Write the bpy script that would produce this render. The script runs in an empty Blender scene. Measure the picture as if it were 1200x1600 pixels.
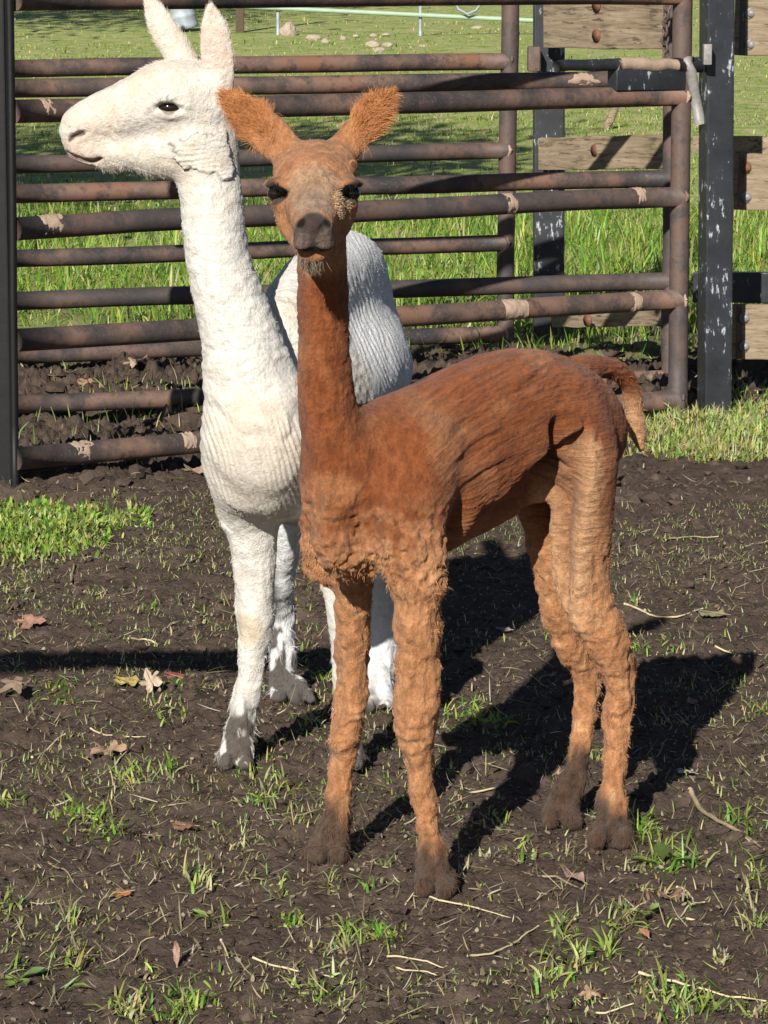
import bpy, bmesh, math, random
import numpy as np
from mathutils import Vector, Matrix

rng = np.random.default_rng(11)
random.seed(11)
SC = bpy.context.scene
COL = SC.collection

# ------------------------------------------------------------------ camera, sky, sun, exposure
CAM_H, FOC = 1.5, 5000.0                       # lens height in metres, focal length in photo pixels (1600 tall)
PITCH = math.atan(830.0 / FOC)
cam_data = bpy.data.cameras.new('camera')
cam = bpy.data.objects.new('camera', cam_data)
COL.objects.link(cam)
cam.location = (0, 0, CAM_H)
cam.rotation_euler = (math.pi / 2 - PITCH, 0, 0)
cam_data.sensor_fit = 'VERTICAL'
cam_data.sensor_height = 36.0
cam_data.sensor_width = 27.0
cam_data.lens = FOC / 1600.0 * 36.0
cam_data.clip_end = 2000.0
cam_data.dof.use_dof = False
cam_data.dof.focus_distance = 5.4
cam_data.dof.aperture_fstop = 13.0
SC.camera = cam

SUN_EL = math.radians(29.0)
SUN_AZ = math.radians(16.0)                    # light travels away from the camera, 16 degrees to the right
LDIR = Vector((math.sin(SUN_AZ) * math.cos(SUN_EL), math.cos(SUN_AZ) * math.cos(SUN_EL), -math.sin(SUN_EL)))
world = bpy.data.worlds.new('World')
SC.world = world
world.use_nodes = True
wn = world.node_tree.nodes
sky = wn.new('ShaderNodeTexSky')
sky.sky_type = 'NISHITA'
sky.sun_disc = False
sky.sun_elevation = SUN_EL
sky.sun_rotation = math.atan2(-LDIR.x, -LDIR.y)
sky.air_density = 0.7
sky.dust_density = 0.3
wn['Background'].inputs['Strength'].default_value = 0.05
world.node_tree.links.new(sky.outputs[0], wn['Background'].inputs['Color'])
sun_data = bpy.data.lights.new('sun', 'SUN')
sun_data.energy = 5.0
sun_data.angle = math.radians(0.5)
sun_data.color = (1.0, 0.95, 0.86)
sun = bpy.data.objects.new('sun', sun_data)
COL.objects.link(sun)
sun.rotation_euler = LDIR.to_track_quat('-Z', 'Y').to_euler()
sun.location = (-3, -8, 8)
SC.view_settings.view_transform = 'Standard'
SC.view_settings.look = 'None'
SC.view_settings.exposure = 0.5
SC.view_settings.gamma = 1.0
SC.view_settings.use_curve_mapping = False
SC.render.engine = 'CYCLES'
SC.cycles.max_bounces = 6
SC.cycles_curves.shape = 'RIBBONS'

# ------------------------------------------------------------------ measuring helpers
cp, sp = math.cos(PITCH), math.sin(PITCH)

def U(px, py, y):
    """world point seen at photo pixel px, py on the vertical plane at distance y"""
    d = np.array([px - 600.0, FOC * cp + (800.0 - py) * sp, -FOC * sp + (800.0 - py) * cp])
    return np.array([0, 0, CAM_H]) + d * (y / d[1])

def mpp(y, z=0.6):
    """metres per photo pixel at distance y"""
    return (y * cp + (CAM_H - z) * sp) / FOC

def hash3(ix, iy, iz, seed):
    h = (ix * 374761393 + iy * 668265263 + iz * 2147483647 + seed * 1274126177) & 0xffffffff
    h = ((h ^ (h >> 13)) * 1274126177) & 0xffffffff
    h = ((h ^ (h >> 16)) * 2246822519) & 0xffffffff
    return ((h ^ (h >> 15)) & 0xffff) / 65535.0 * 2 - 1

def noise3(P, seed=0):
    P = np.asarray(P, dtype=np.float64)
    I = np.floor(P).astype(np.int64)
    f = P - I
    f = f * f * f * (f * (f * 6 - 15) + 10)
    x, y, z = f[..., 0], f[..., 1], f[..., 2]
    c = lambda a, b, d: hash3(I[..., 0] + a, I[..., 1] + b, I[..., 2] + d, seed)
    x00 = c(0, 0, 0) * (1 - x) + c(1, 0, 0) * x
    x10 = c(0, 1, 0) * (1 - x) + c(1, 1, 0) * x
    x01 = c(0, 0, 1) * (1 - x) + c(1, 0, 1) * x
    x11 = c(0, 1, 1) * (1 - x) + c(1, 1, 1) * x
    return (x00 * (1 - y) + x10 * y) * (1 - z) + (x01 * (1 - y) + x11 * y) * z

def fbm(P, seed=0, octs=4, gain=0.5):
    P = np.asarray(P, dtype=np.float64)
    s, a, t = 0, 1.0, 0
    for i in range(octs):
        s = s + a * noise3(P * 2.03 ** i + 17.3 * i, seed + i)
        t += a
        a *= gain
    return s / t

def worley(x, y, seed=0):
    """distance to the nearest and second nearest of jittered cell centres"""
    ix, iy = np.floor(x).astype(np.int64), np.floor(y).astype(np.int64)
    f1 = np.full(np.shape(x), 9.0); f2 = f1.copy()
    for a in (-1, 0, 1):
        for b in (-1, 0, 1):
            cx = ix + a; cy = iy + b
            jx = cx + .5 + .48 * hash3(cx, cy, cx * 0, seed); jy = cy + .5 + .48 * hash3(cx, cy, cx * 0 + 1, seed)
            d = np.hypot(x - jx, y - jy)
            f2 = np.minimum(f2, np.maximum(d, f1)); f1 = np.minimum(f1, d)
    return f1, f2

def sstep(a, b, x):
    t = np.clip((np.asarray(x, dtype=np.float64) - a) / (b - a), 0, 1)
    return t * t * (3 - 2 * t)

def unit(v):
    v = np.asarray(v, dtype=np.float64)
    return v / np.maximum(np.linalg.norm(v, axis=-1, keepdims=True), 1e-9)

# ------------------------------------------------------------------ object helpers
def link(o, parent=None):
    COL.objects.link(o)
    if parent is not None:
        o.parent = parent
        o.matrix_parent_inverse = Matrix.Identity(4)
    return o

def tag(o, label=None, cat=None, group=None, kind=None):
    if label: o['label'] = label
    if cat: o['category'] = cat
    if group: o['group'] = group
    if kind: o['kind'] = kind
    return o

def empty(name, loc, label, cat, group=None):
    o = bpy.data.objects.new(name, None)
    o.empty_display_size = 0.1
    o.location = tuple(loc)
    link(o)
    bpy.context.view_layer.update()
    return tag(o, label, cat, group)

def mesh_data(name, V, faces, mat=None, smooth=True, col=None, colname='tint', grain=None):
    """faces: list of (n,k) index arrays"""
    me = bpy.data.meshes.new(name)
    V = np.asarray(V, dtype=np.float32)
    me.vertices.add(len(V))
    me.vertices.foreach_set('co', V.ravel())
    faces = [np.asarray(f, dtype=np.int32) for f in faces if len(f)]
    loops = np.concatenate([f.ravel() for f in faces])
    tot = np.concatenate([np.full(len(f), f.shape[1], dtype=np.int32) for f in faces])
    start = np.concatenate([[0], np.cumsum(tot)[:-1]]).astype(np.int32)
    me.loops.add(len(loops))
    me.loops.foreach_set('vertex_index', loops)
    me.polygons.add(len(tot))
    me.polygons.foreach_set('loop_start', start)
    me.polygons.foreach_set('loop_total', tot)
    me.polygons.foreach_set('use_smooth', np.full(len(tot), bool(smooth)))
    me.update(calc_edges=True)
    if col is not None:
        at = me.attributes.new(colname, 'FLOAT_COLOR', 'POINT')
        c = np.ones((len(V), 4), dtype=np.float32)
        c[:, :3] = col
        at.data.foreach_set('color', c.ravel())
    if grain is not None:
        at = me.attributes.new('grain', 'FLOAT_VECTOR', 'POINT')
        at.data.foreach_set('vector', np.asarray(grain[0], dtype=np.float32).ravel())
        at = me.attributes.new('other_grain', 'FLOAT_VECTOR', 'POINT')
        at.data.foreach_set('vector', np.asarray(grain[1], dtype=np.float32).ravel())
        at = me.attributes.new('grain_share', 'FLOAT', 'POINT')
        at.data.foreach_set('value', np.asarray(grain[2], dtype=np.float32).ravel())
    if mat is not None:
        me.materials.append(mat)
    return me

def obj(name, V, faces, mat, parent=None, smooth=True, col=None, origin=None, grain=None):
    """a mesh object; V in world space, moved into the parent's (unrotated) space or to its own origin"""
    V = np.asarray(V, dtype=np.float64)
    if parent is not None:
        base = np.array(parent.matrix_world.translation)
    else:
        base = np.array(origin) if origin is not None else np.array([V[:, 0].mean(), V[:, 1].mean(), V[:, 2].min()])
    o = bpy.data.objects.new(name, mesh_data(name, V - base, faces, mat, smooth, col, grain=grain))
    if parent is None:
        o.location = tuple(base)
    link(o, parent)
    bpy.context.view_layer.update()
    return o

def merge(parts):
    """join (V, faces) pairs"""
    Vs, Fs, n = [], [], 0
    for V, F in parts:
        Vs.append(np.asarray(V))
        Fs += [np.asarray(f) + n for f in F]
        n += len(V)
    return np.concatenate(Vs), Fs

def tube(P, r, sides=16, caps=True, ref=(0, 0, 1), aspect=1.0):
    P = np.asarray(P, dtype=np.float64)
    n = len(P)
    r = np.broadcast_to(np.asarray(r, dtype=np.float64), (n,))
    T = unit(np.gradient(P, axis=0))
    ref = np.asarray(ref, dtype=np.float64)
    if abs(T[:, :] @ ref).min() > 0.9:
        ref = np.array([1.0, 0, 0])
    A = unit(np.cross(T, ref))
    B = np.cross(A, T)
    a = np.linspace(0, 2 * math.pi, sides, endpoint=False)
    V = P[:, None, :] + r[:, None, None] * (np.cos(a)[None, :, None] * A[:, None, :] + aspect * np.sin(a)[None, :, None] * B[:, None, :])
    V = V.reshape(-1, 3)
    i = np.arange(n - 1)[:, None] * sides
    j = np.arange(sides)[None, :]
    k = (j + 1) % sides
    F = np.stack([i + j, i + k, i + sides + k, i + sides + j], -1).reshape(-1, 4)[:, ::-1]
    faces = [F]
    if caps:
        c = np.array([P[0], P[-1]])
        V = np.concatenate([V, c])
        j = np.arange(sides)
        k = (j + 1) % sides
        f0 = np.stack([np.full(sides, n * sides), j, k], -1)
        f1 = np.stack([np.full(sides, n * sides + 1), (n - 1) * sides + k, (n - 1) * sides + j], -1)
        faces.append(np.concatenate([f0, f1])[:, ::-1])
    return V, faces

def line(A, B, n=2, wob=0.0, seed=0):
    t = np.linspace(0, 1, n)[:, None]
    P = np.asarray(A) * (1 - t) + np.asarray(B) * t
    if wob:
        for ax in range(3):
            P[:, ax] += wob * noise3(np.stack([t[:, 0] * 5, 0 * t[:, 0] + seed, 0 * t[:, 0] + ax * 7.7], -1), seed)
    return P

def box(c, size, R=None, bev=0.004, seg=2, nsub=0, wob=0.0, seed=0):
    """a bevelled box as (V, faces); R columns are its axes"""
    bm = bmesh.new()
    bmesh.ops.create_cube(bm, size=1.0)
    bmesh.ops.scale(bm, vec=size, verts=bm.verts)
    if bev:
        bmesh.ops.bevel(bm, geom=list(bm.edges), offset=bev, segments=seg, affect='EDGES', profile=0.6)
    if nsub:
        es = [e for e in bm.edges if abs(e.verts[0].co.x - e.verts[1].co.x) > 0.5 * size[0]]
        bmesh.ops.subdivide_edges(bm, edges=es, cuts=nsub, use_grid_fill=True)
    bm.verts.ensure_lookup_table()
    V = np.array([v.co[:] for v in bm.verts])
    tri, quad, ng = [], [], []
    for f in bm.faces:
        ids = [v.index for v in f.verts]
        if len(ids) == 4: quad.append(ids)
        elif len(ids) == 3: tri.append(ids)
        else:
            for q in range(1, len(ids) - 1): tri.append([ids[0], ids[q], ids[q + 1]])
    bm.free()
    if wob:
        for ax in range(3):
            V[:, ax] += wob * fbm(V * 9 + seed * 3.1 + ax * 11, seed, 3) * (0.3 if ax == 0 else 1)
    if R is not None:
        V = V @ np.asarray(R).T
    return V + np.asarray(c), [np.array(quad).reshape(-1, 4), np.array(tri).reshape(-1, 3)]

def local_obj(name, VF, mat, M, parent=None, smooth=False):
    """object whose mesh is in its own axes; M world matrix"""
    o = bpy.data.objects.new(name, mesh_data(name, VF[0], VF[1], mat, smooth))
    link(o, parent)
    bpy.context.view_layer.update()
    if parent is not None:
        o.matrix_local = parent.matrix_world.inverted() @ M
    else:
        o.matrix_world = M
    bpy.context.view_layer.update()
    return o

# ------------------------------------------------------------------ material helpers
class Mat:
    def __init__(s, name, rough=0.8, spec=0.3):
        s.m = bpy.data.materials.new(name)
        s.m.use_nodes = True
        s.t = s.m.node_tree
        s.b = s.t.nodes['Principled BSDF']
        s.b.inputs['Roughness'].default_value = rough
        s.b.inputs['Specular IOR Level'].default_value = spec
        s.tc = s.t.nodes.new('ShaderNodeTexCoord')
    def node(s, typ, **kw):
        n = s.t.nodes.new(typ)
        for k, v in kw.items(): setattr(n, k, v)
        return n
    def ln(s, a, b): s.t.links.new(a, b)
    def coord(s, kind='Object', scale=(1, 1, 1)):
        mp = s.node('ShaderNodeMapping')
        mp.inputs['Scale'].default_value = scale
        s.ln(s.tc.outputs[kind], mp.inputs['Vector'])
        return mp.outputs[0]
    def noise(s, scale, detail=4, vec=None, rough=0.55, dist=0.0):
        n = s.node('ShaderNodeTexNoise')
        n.inputs['Scale'].default_value = scale
        n.inputs['Detail'].default_value = detail
        n.inputs['Roughness'].default_value = rough
        n.inputs['Distortion'].default_value = dist
        s.ln(vec if vec is not None else s.tc.outputs['Object'], n.inputs['Vector'])
        return n.outputs['Fac']
    def vor(s, scale, vec=None, out='Distance', feature='F1'):
        n = s.node('ShaderNodeTexVoronoi', feature=feature)
        n.inputs['Scale'].default_value = scale
        s.ln(vec if vec is not None else s.tc.outputs['Object'], n.inputs['Vector'])
        return n.outputs[out]
    def ramp(s, fac, stops):
        n = s.node('ShaderNodeValToRGB')
        e = n.color_ramp.elements
        while len(e) < len(stops): e.new(0.5)
        for q, (p, c) in zip(e, stops):
            q.position = p
            q.color = (*c, 1) if not isinstance(c, (int, float)) else (c, c, c, 1)
        s.ln(fac, n.inputs[0])
        return n.outputs[0]
    def mix(s, fac, a, b, mode='MIX'):
        n = s.node('ShaderNodeMix', data_type='RGBA', blend_type=mode)
        for v, i in ((fac, n.inputs[0]), (a, n.inputs[6]), (b, n.inputs[7])):
            if isinstance(v, (int, float)): i.default_value = v
            elif isinstance(v, tuple): i.default_value = (*v, 1)
            else: s.ln(v, i)
        return n.outputs[2]
    def math(s, op, a, b=0.0):
        n = s.node('ShaderNodeMath', operation=op)
        for v, i in ((a, n.inputs[0]), (b, n.inputs[1])):
            if isinstance(v, (int, float)): i.default_value = v
            else: s.ln(v, i)
        return n.outputs[0]
    def attr(s, name='tint'):
        n = s.node('ShaderNodeAttribute', attribute_name=name)
        return n.outputs['Color']
    def color(s, c):
        if isinstance(c, tuple): s.b.inputs['Base Color'].default_value = (*c, 1)
        else: s.ln(c, s.b.inputs['Base Color'])
    def bump(s, h, strength=0.4, dist=0.01, prev=None):
        n = s.node('ShaderNodeBump')
        n.inputs['Strength'].default_value = strength
        n.inputs['Distance'].default_value = dist
        s.ln(h, n.inputs['Height'])
        if prev is not None: s.ln(prev, n.inputs['Normal'])
        s.ln(n.outputs[0], s.b.inputs['Normal'])
        return n.outputs[0]

def mat_simple(name, c, rough=0.7, spec=0.3, var=0.25, scale=30):
    M = Mat(name, rough, spec)
    f = M.noise(scale, 4)
    M.color(M.mix(f, tuple(x * (1 - var) for x in c), tuple(min(1, x * (1 + var)) for x in c)))
    M.bump(f, 0.3, 0.004)
    return M.m

def mat_soil():
    M = Mat('soil', 0.85, 0.25)
    v = M.coord('Object')
    big = M.noise(1.3, 4, v)
    mid = M.noise(14, 6, v, 0.65)
    fine = M.noise(90, 5, v, 0.7)
    c = M.ramp(mid, [(0.25, (0.034, 0.0235, 0.0175)), (0.5, (0.076, 0.053, 0.040)), (0.75, (0.140, 0.101, 0.076))])
    c = M.mix(M.ramp(big, [(0.4, 0.0), (0.65, 0.55)]), c, (0.085, 0.060, 0.048))
    c = M.mix(M.ramp(fine, [(0.62, 0.0), (0.78, 0.7)]), c, (0.10, 0.078, 0.058))
    # far meadow: thin green and dry thatch on the soil
    sep = M.node('ShaderNodeSeparateXYZ')
    M.ln(v, sep.inputs[0])
    far = M.math('ADD', sep.outputs[1], M.math('MULTIPLY', M.math('SUBTRACT', M.noise(0.9, 4, v), 0.5), 6.0))
    far = M.ramp(M.math('DIVIDE', far, 100.0), [(0.125, 0.0), (0.155, 1.0)])
    gr = M.ramp(M.noise(5, 5, v, 0.7), [(0.3, (0.14, 0.20, 0.04)), (0.46, (0.27, 0.33, 0.085)), (0.64, (0.42, 0.38, 0.19))])
    M.color(M.mix(far, c, gr))
    b = M.bump(mid, 0.7, 0.02)
    M.bump(fine, 0.9, 0.008, b)
    return M.m

def mat_rust(name='rusty_pipe', dark=0.0):
    M = Mat(name, 0.62, 0.4)
    v = M.coord('Object')
    vs = M.coord('Object', (1.0, 1.0, 1.0))
    a = M.noise(3.2, 5, vs, 0.65)
    b = M.noise(16, 6, v, 0.7)
    f = M.noise(120, 3, v, 0.6)
    c = M.ramp(a, [(0.36, (0.030, 0.028, 0.030)), (0.46, (0.085, 0.060, 0.052)), (0.56, (0.165, 0.100, 0.075)), (0.68, (0.19, 0.092, 0.056))])
    c = M.mix(M.ramp(b, [(0.50, 0.0), (0.62, 0.85)]), c, (0.050, 0.040, 0.038))
    c = M.mix(M.ramp(f, [(0.58, 0.0), (0.75, 0.5)]), c, (0.24, 0.16, 0.12))
    if dark: c = M.mix(dark, c, (0.045, 0.042, 0.044))
    M.color(c)
    q = M.bump(b, 0.35, 0.004)
    M.bump(f, 0.35, 0.0015, q)
    return M.m

def mat_blackpaint():
    M = Mat('scratched_black_paint', 0.42, 0.45)
    v = M.coord('Object')
    n = M.noise(7, 6, v, 0.7)
    st = M.noise(60, 4, M.coord('Object', (1, 1, 0.25)), 0.7)
    c = M.ramp(n, [(0.3, (0.012, 0.013, 0.016)), (0.6, (0.028, 0.031, 0.037)), (0.8, (0.05, 0.055, 0.062))])
    c = M.mix(M.ramp(M.math('MULTIPLY', n, st), [(0.315, 0.0), (0.36, 0.9)]), c, (0.42, 0.46, 0.50))
    M.color(c)
    M.bump(n, 0.2, 0.003)
    return M.m

def mat_wood():
    M = Mat('weathered_plank', 0.85, 0.2)
    v = M.coord('Object', (1.2, 14, 14))
    g = M.noise(3.2, 8, v, 0.65, 0.6)
    k = M.noise(26, 5, M.coord('Object', (0.35, 3, 3)), 0.7)
    big = M.noise(2.4, 3)
    c = M.ramp(g, [(0.28, (0.06, 0.045, 0.03)), (0.42, (0.22, 0.165, 0.105)), (0.6, (0.34, 0.265, 0.18)), (0.8, (0.45, 0.37, 0.27))])
    c = M.mix(M.ramp(k, [(0.54, 0.0), (0.64, 0.9)]), c, (0.05, 0.038, 0.028))
    c = M.mix(M.ramp(big, [(0.35, 0.0), (0.7, 0.45)]), c, (0.20, 0.16, 0.115))
    M.color(c)
    b = M.bump(g, 0.6, 0.006)
    M.bump(k, 0.5, 0.004, b)
    return M.m

def mat_blade():
    M = Mat('grass_blade', 0.55, 0.35)
    c = M.attr()
    M.color(c)
    # light passes through thin blades
    tr = M.node('ShaderNodeBsdfTranslucent')
    M.ln(c, tr.inputs['Color'])
    mx = M.node('ShaderNodeMixShader')
    mx.inputs[0].default_value = 0.38
    out = M.t.nodes['Material Output']
    M.ln(M.b.outputs[0], mx.inputs[1])
    M.ln(tr.outputs[0], mx.inputs[2])
    M.ln(mx.outputs[0], out.inputs['Surface'])
    return M.m

def mat_leaf():
    M = Mat('dead_leaf', 0.6, 0.3)
    c = M.attr()
    f = M.noise(60, 4)
    M.color(M.mix(M.ramp(f, [(0.4, 0.0), (0.75, 0.5)]), c, (0.10, 0.055, 0.03)))
    M.bump(f, 0.4, 0.003)
    return M.m

def mat_coat(name, bump_scale, strength, dark):
    M = Mat(name, 0.9, 0.12)
    c = M.attr()
    v = M.coord('Object')
    gn = M.node('ShaderNodeAttribute', attribute_name='grain').outputs['Vector']
    f = M.noise(190, 4, v, 0.7)
    g = M.noise(30, 5, v, 0.65)
    g2 = M.node('ShaderNodeAttribute', attribute_name='other_grain').outputs['Vector']
    gs = M.node('ShaderNodeAttribute', attribute_name='grain_share').outputs['Fac']
    sm = M.node('ShaderNodeMix', data_type='FLOAT')
    M.ln(gs, sm.inputs[0]); M.ln(M.noise(1.0, 5, gn, 0.62), sm.inputs[2]); M.ln(M.noise(1.0, 5, g2, 0.62), sm.inputs[3])
    st = sm.outputs[0]
    dk = M.mix(1.0, c, (0.52, 0.46, 0.42), 'MULTIPLY')
    lt = M.mix(1.0, c, (1.32, 1.36, 1.42), 'MULTIPLY')
    c2 = M.mix(M.ramp(g, [(0.3, 0.45 * dark), (0.6, 0.0)]), c, dk)
    c2 = M.mix(M.ramp(st, [(0.34, 0.75 * dark), (0.52, 0.0)]), c2, dk)
    c2 = M.mix(M.ramp(st, [(0.52, 0.0), (0.68, 0.6 * dark)]), c2, lt)
    c2 = M.mix(M.ramp(f, [(0.35, 0.45 * dark), (0.6, 0.0)]), c2, dk)
    wl = M.noise(115, 5, v, 0.72, 0.8)
    c2 = M.mix(M.ramp(wl, [(0.34, 0.6 * dark), (0.47, 0.0)]), c2, dk)
    c2 = M.mix(M.ramp(wl, [(0.56, 0.0), (0.7, 0.45 * dark)]), c2, lt)
    M.color(c2)
    M.b.inputs['Sheen Weight'].default_value = 0.10
    M.b.inputs['Sheen Roughness'].default_value = 0.5
    b = M.bump(M.noise(bump_scale, 5, v, 0.65), strength, 0.010)
    b = M.bump(st, 0.4 + 0.5 * dark, 0.007, b)
    b = M.bump(wl, 0.6, 0.005, b)
    M.bump(f, 0.6, 0.003, b)
    return M.m

def mat_hair(name):
    M = Mat(name, 0.75, 0.15)
    M.color(M.attr())
    return M.m

MAT = dict(soil=mat_soil(), rust=mat_rust(), black=mat_blackpaint(), wood=mat_wood(), blade=mat_blade(), leaf=mat_leaf(),
           brown=mat_coat('rufous_fleece', 80, 0.35, 1.0), white=mat_coat('white_fleece', 100, 0.35, 0.35), hair=mat_hair('fleece_strand'),
           eye=None)
E = Mat('dark_eye', 0.08, 0.6)
E.color((0.012, 0.008, 0.006))
MAT['eye'] = E.m
MAT['crust'] = mat_simple('dried_mud_crust', (0.34, 0.25, 0.19), 0.9, 0.1, 0.3, 60)
MAT['steel'] = mat_simple('dull_steel', (0.22, 0.21, 0.20), 0.45, 0.5, 0.5, 70)
MAT['rustbolt'] = mat_simple('rusty_bolt', (0.16, 0.075, 0.045), 0.7, 0.3, 0.4, 80)
MAT['twig'] = mat_simple('dry_twig', (0.30, 0.23, 0.15), 0.8, 0.2, 0.45, 50)
MAT['straw'] = mat_simple('pale_straw', (0.52, 0.44, 0.27), 0.6, 0.3, 0.35, 60)
MAT['galv'] = mat_simple('grey_zinc', (0.30, 0.34, 0.38), 0.5, 0.5, 0.6, 9)
MAT['rock'] = mat_simple('pale_rock', (0.36, 0.30, 0.24), 0.9, 0.2, 0.35, 12)
MAT['greentube'] = mat_simple('pale_green_tube', (0.30, 0.40, 0.30), 0.5, 0.4, 0.2, 8)
MAT['rustdark'] = mat_rust('dark_rusty_pipe', 0.5)
MAT['darksteel'] = mat_simple('dark_steel', (0.006, 0.006, 0.007), 0.55, 0.3, 0.5, 14)  # near black: the shade on the left post is put into its colour
MAT['bark'] = mat_simple('bark', (0.09, 0.065, 0.045), 0.9, 0.2, 0.4, 20)

# ------------------------------------------------------------------ ground
def ground_z(x, y, fine=True):
    x = np.asarray(x, dtype=np.float64); y = np.asarray(y, dtype=np.float64)
    d = np.maximum(y - 12.5, 0)
    z = 0.03 * d * d / (d + 1.5)
    P = np.stack([x, y, 0 * x], -1)
    gl = y - (9.45 + .75 * (x + 1.09))                # metres behind the front gate
    rough = 1 + 1.9 * sstep(-.25, .35, gl) * (1 - sstep(12.3, 13.5, y))
    far = 1 - 0.6 * sstep(16, 30, y)
    z = z + far * rough * 0.020 * fbm(P * 3.1, 3, 3)
    if fine:
        near = 1 - sstep(12, 20, y)
        c = fbm(P * 15.0, 21, 4, 0.6)
        z = z + near * rough * (0.0125 * c + 0.010 * np.maximum(c - 0.12, 0) ** 0.8)
        cl = noise3(P * 42.0 + 3.3, 40)
        z = z + near * rough * 0.006 * np.abs(cl) * (0.4 + sstep(-0.1, 0.4, fbm(P * 5, 50, 2)))
        wx, wy = x + .012 * fbm(P * 18, 70, 2), y + .012 * fbm(P * 18, 73, 2)
        a1, a2 = worley(wx * 21, wy * 21, 5)
        z = z + near * rough * .0135 * sstep(.03, .34, a2 - a1) * sstep(-.25, .25, fbm(P * 2.7, 76, 3)) * (.4 + .6 * hash3(np.floor(wx * 21).astype(np.int64), np.floor(wy * 21).astype(np.int64), np.zeros(np.shape(x), dtype=np.int64), 3) ** 2)
        b1, b2 = worley(wx * 47, wy * 47, 9)
        z = z + near * rough * .0060 * sstep(.03, .4, b2 - b1)
        # low swelling towards the far field
        z = z + (1 - near) * 0.05 * fbm(P * 0.6, 60, 3)
    # trodden hollows where the feet stand
    return z

def G(px, py):
    """ground point seen at a photo pixel"""
    ang = PITCH + math.atan((py - 800.0) / FOC)
    y = CAM_H / math.tan(ang) if ang > 0.02 else 60.0
    for _ in range(25):
        z = float(ground_z(0.0, y, False))
        d = U(px, py, 1.0)
        slope = d[2] - CAM_H
        if slope >= 0: break
        y = 0.5 * y + 0.5 * (z - CAM_H) / slope if slope < 0 else y
    p = U(px, py, y)
    p[2] = float(ground_z(p[0], p[1]))
    return p

def axis(spans):
    out = [spans[0][0]]
    for a, b, st in spans:
        n = max(1, int(round((b - a) / st)))
        out += list(np.linspace(a, b, n + 1)[1:])
    return np.array(out)

gx = [-1.45]
while gx[-1] > -160: gx.append(gx[-1] - max(0.02, 0.16 * (abs(gx[-1]) - 1.40)))
gx = np.array(gx[::-1])
gx = np.concatenate([gx[:-1], axis([(-1.45, 1.45, 0.0080)]), -gx[::-1][1:]])
gy = [13.0]
while gy[-1] < 260: gy.append(gy[-1] + 0.02 + 0.035 * (gy[-1] - 12.9))
gy = np.concatenate([axis([(-40, -4, 3.0), (-4, 3.6, 0.4), (3.6, 4.4, 0.08), (4.4, 8.4, 0.0092), (8.4, 13.0, 0.021)]), np.array(gy[1:])])
X, Y = np.meshgrid(gx, gy)
Z = ground_z(X, Y)
V = np.stack([X, Y, Z], -1).reshape(-1, 3)
ny, nx = X.shape
i = (np.arange(ny - 1)[:, None] * nx + np.arange(nx - 1)[None, :]).ravel()
F = np.stack([i, i + 1, i + nx + 1, i + nx], -1)
ground = obj('ground', V, [F], MAT['soil'], origin=(0, 0, 0))
tag(ground, 'dark trodden soil of the pen rising to a rough meadow behind the gates', None, None, 'structure')

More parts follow.
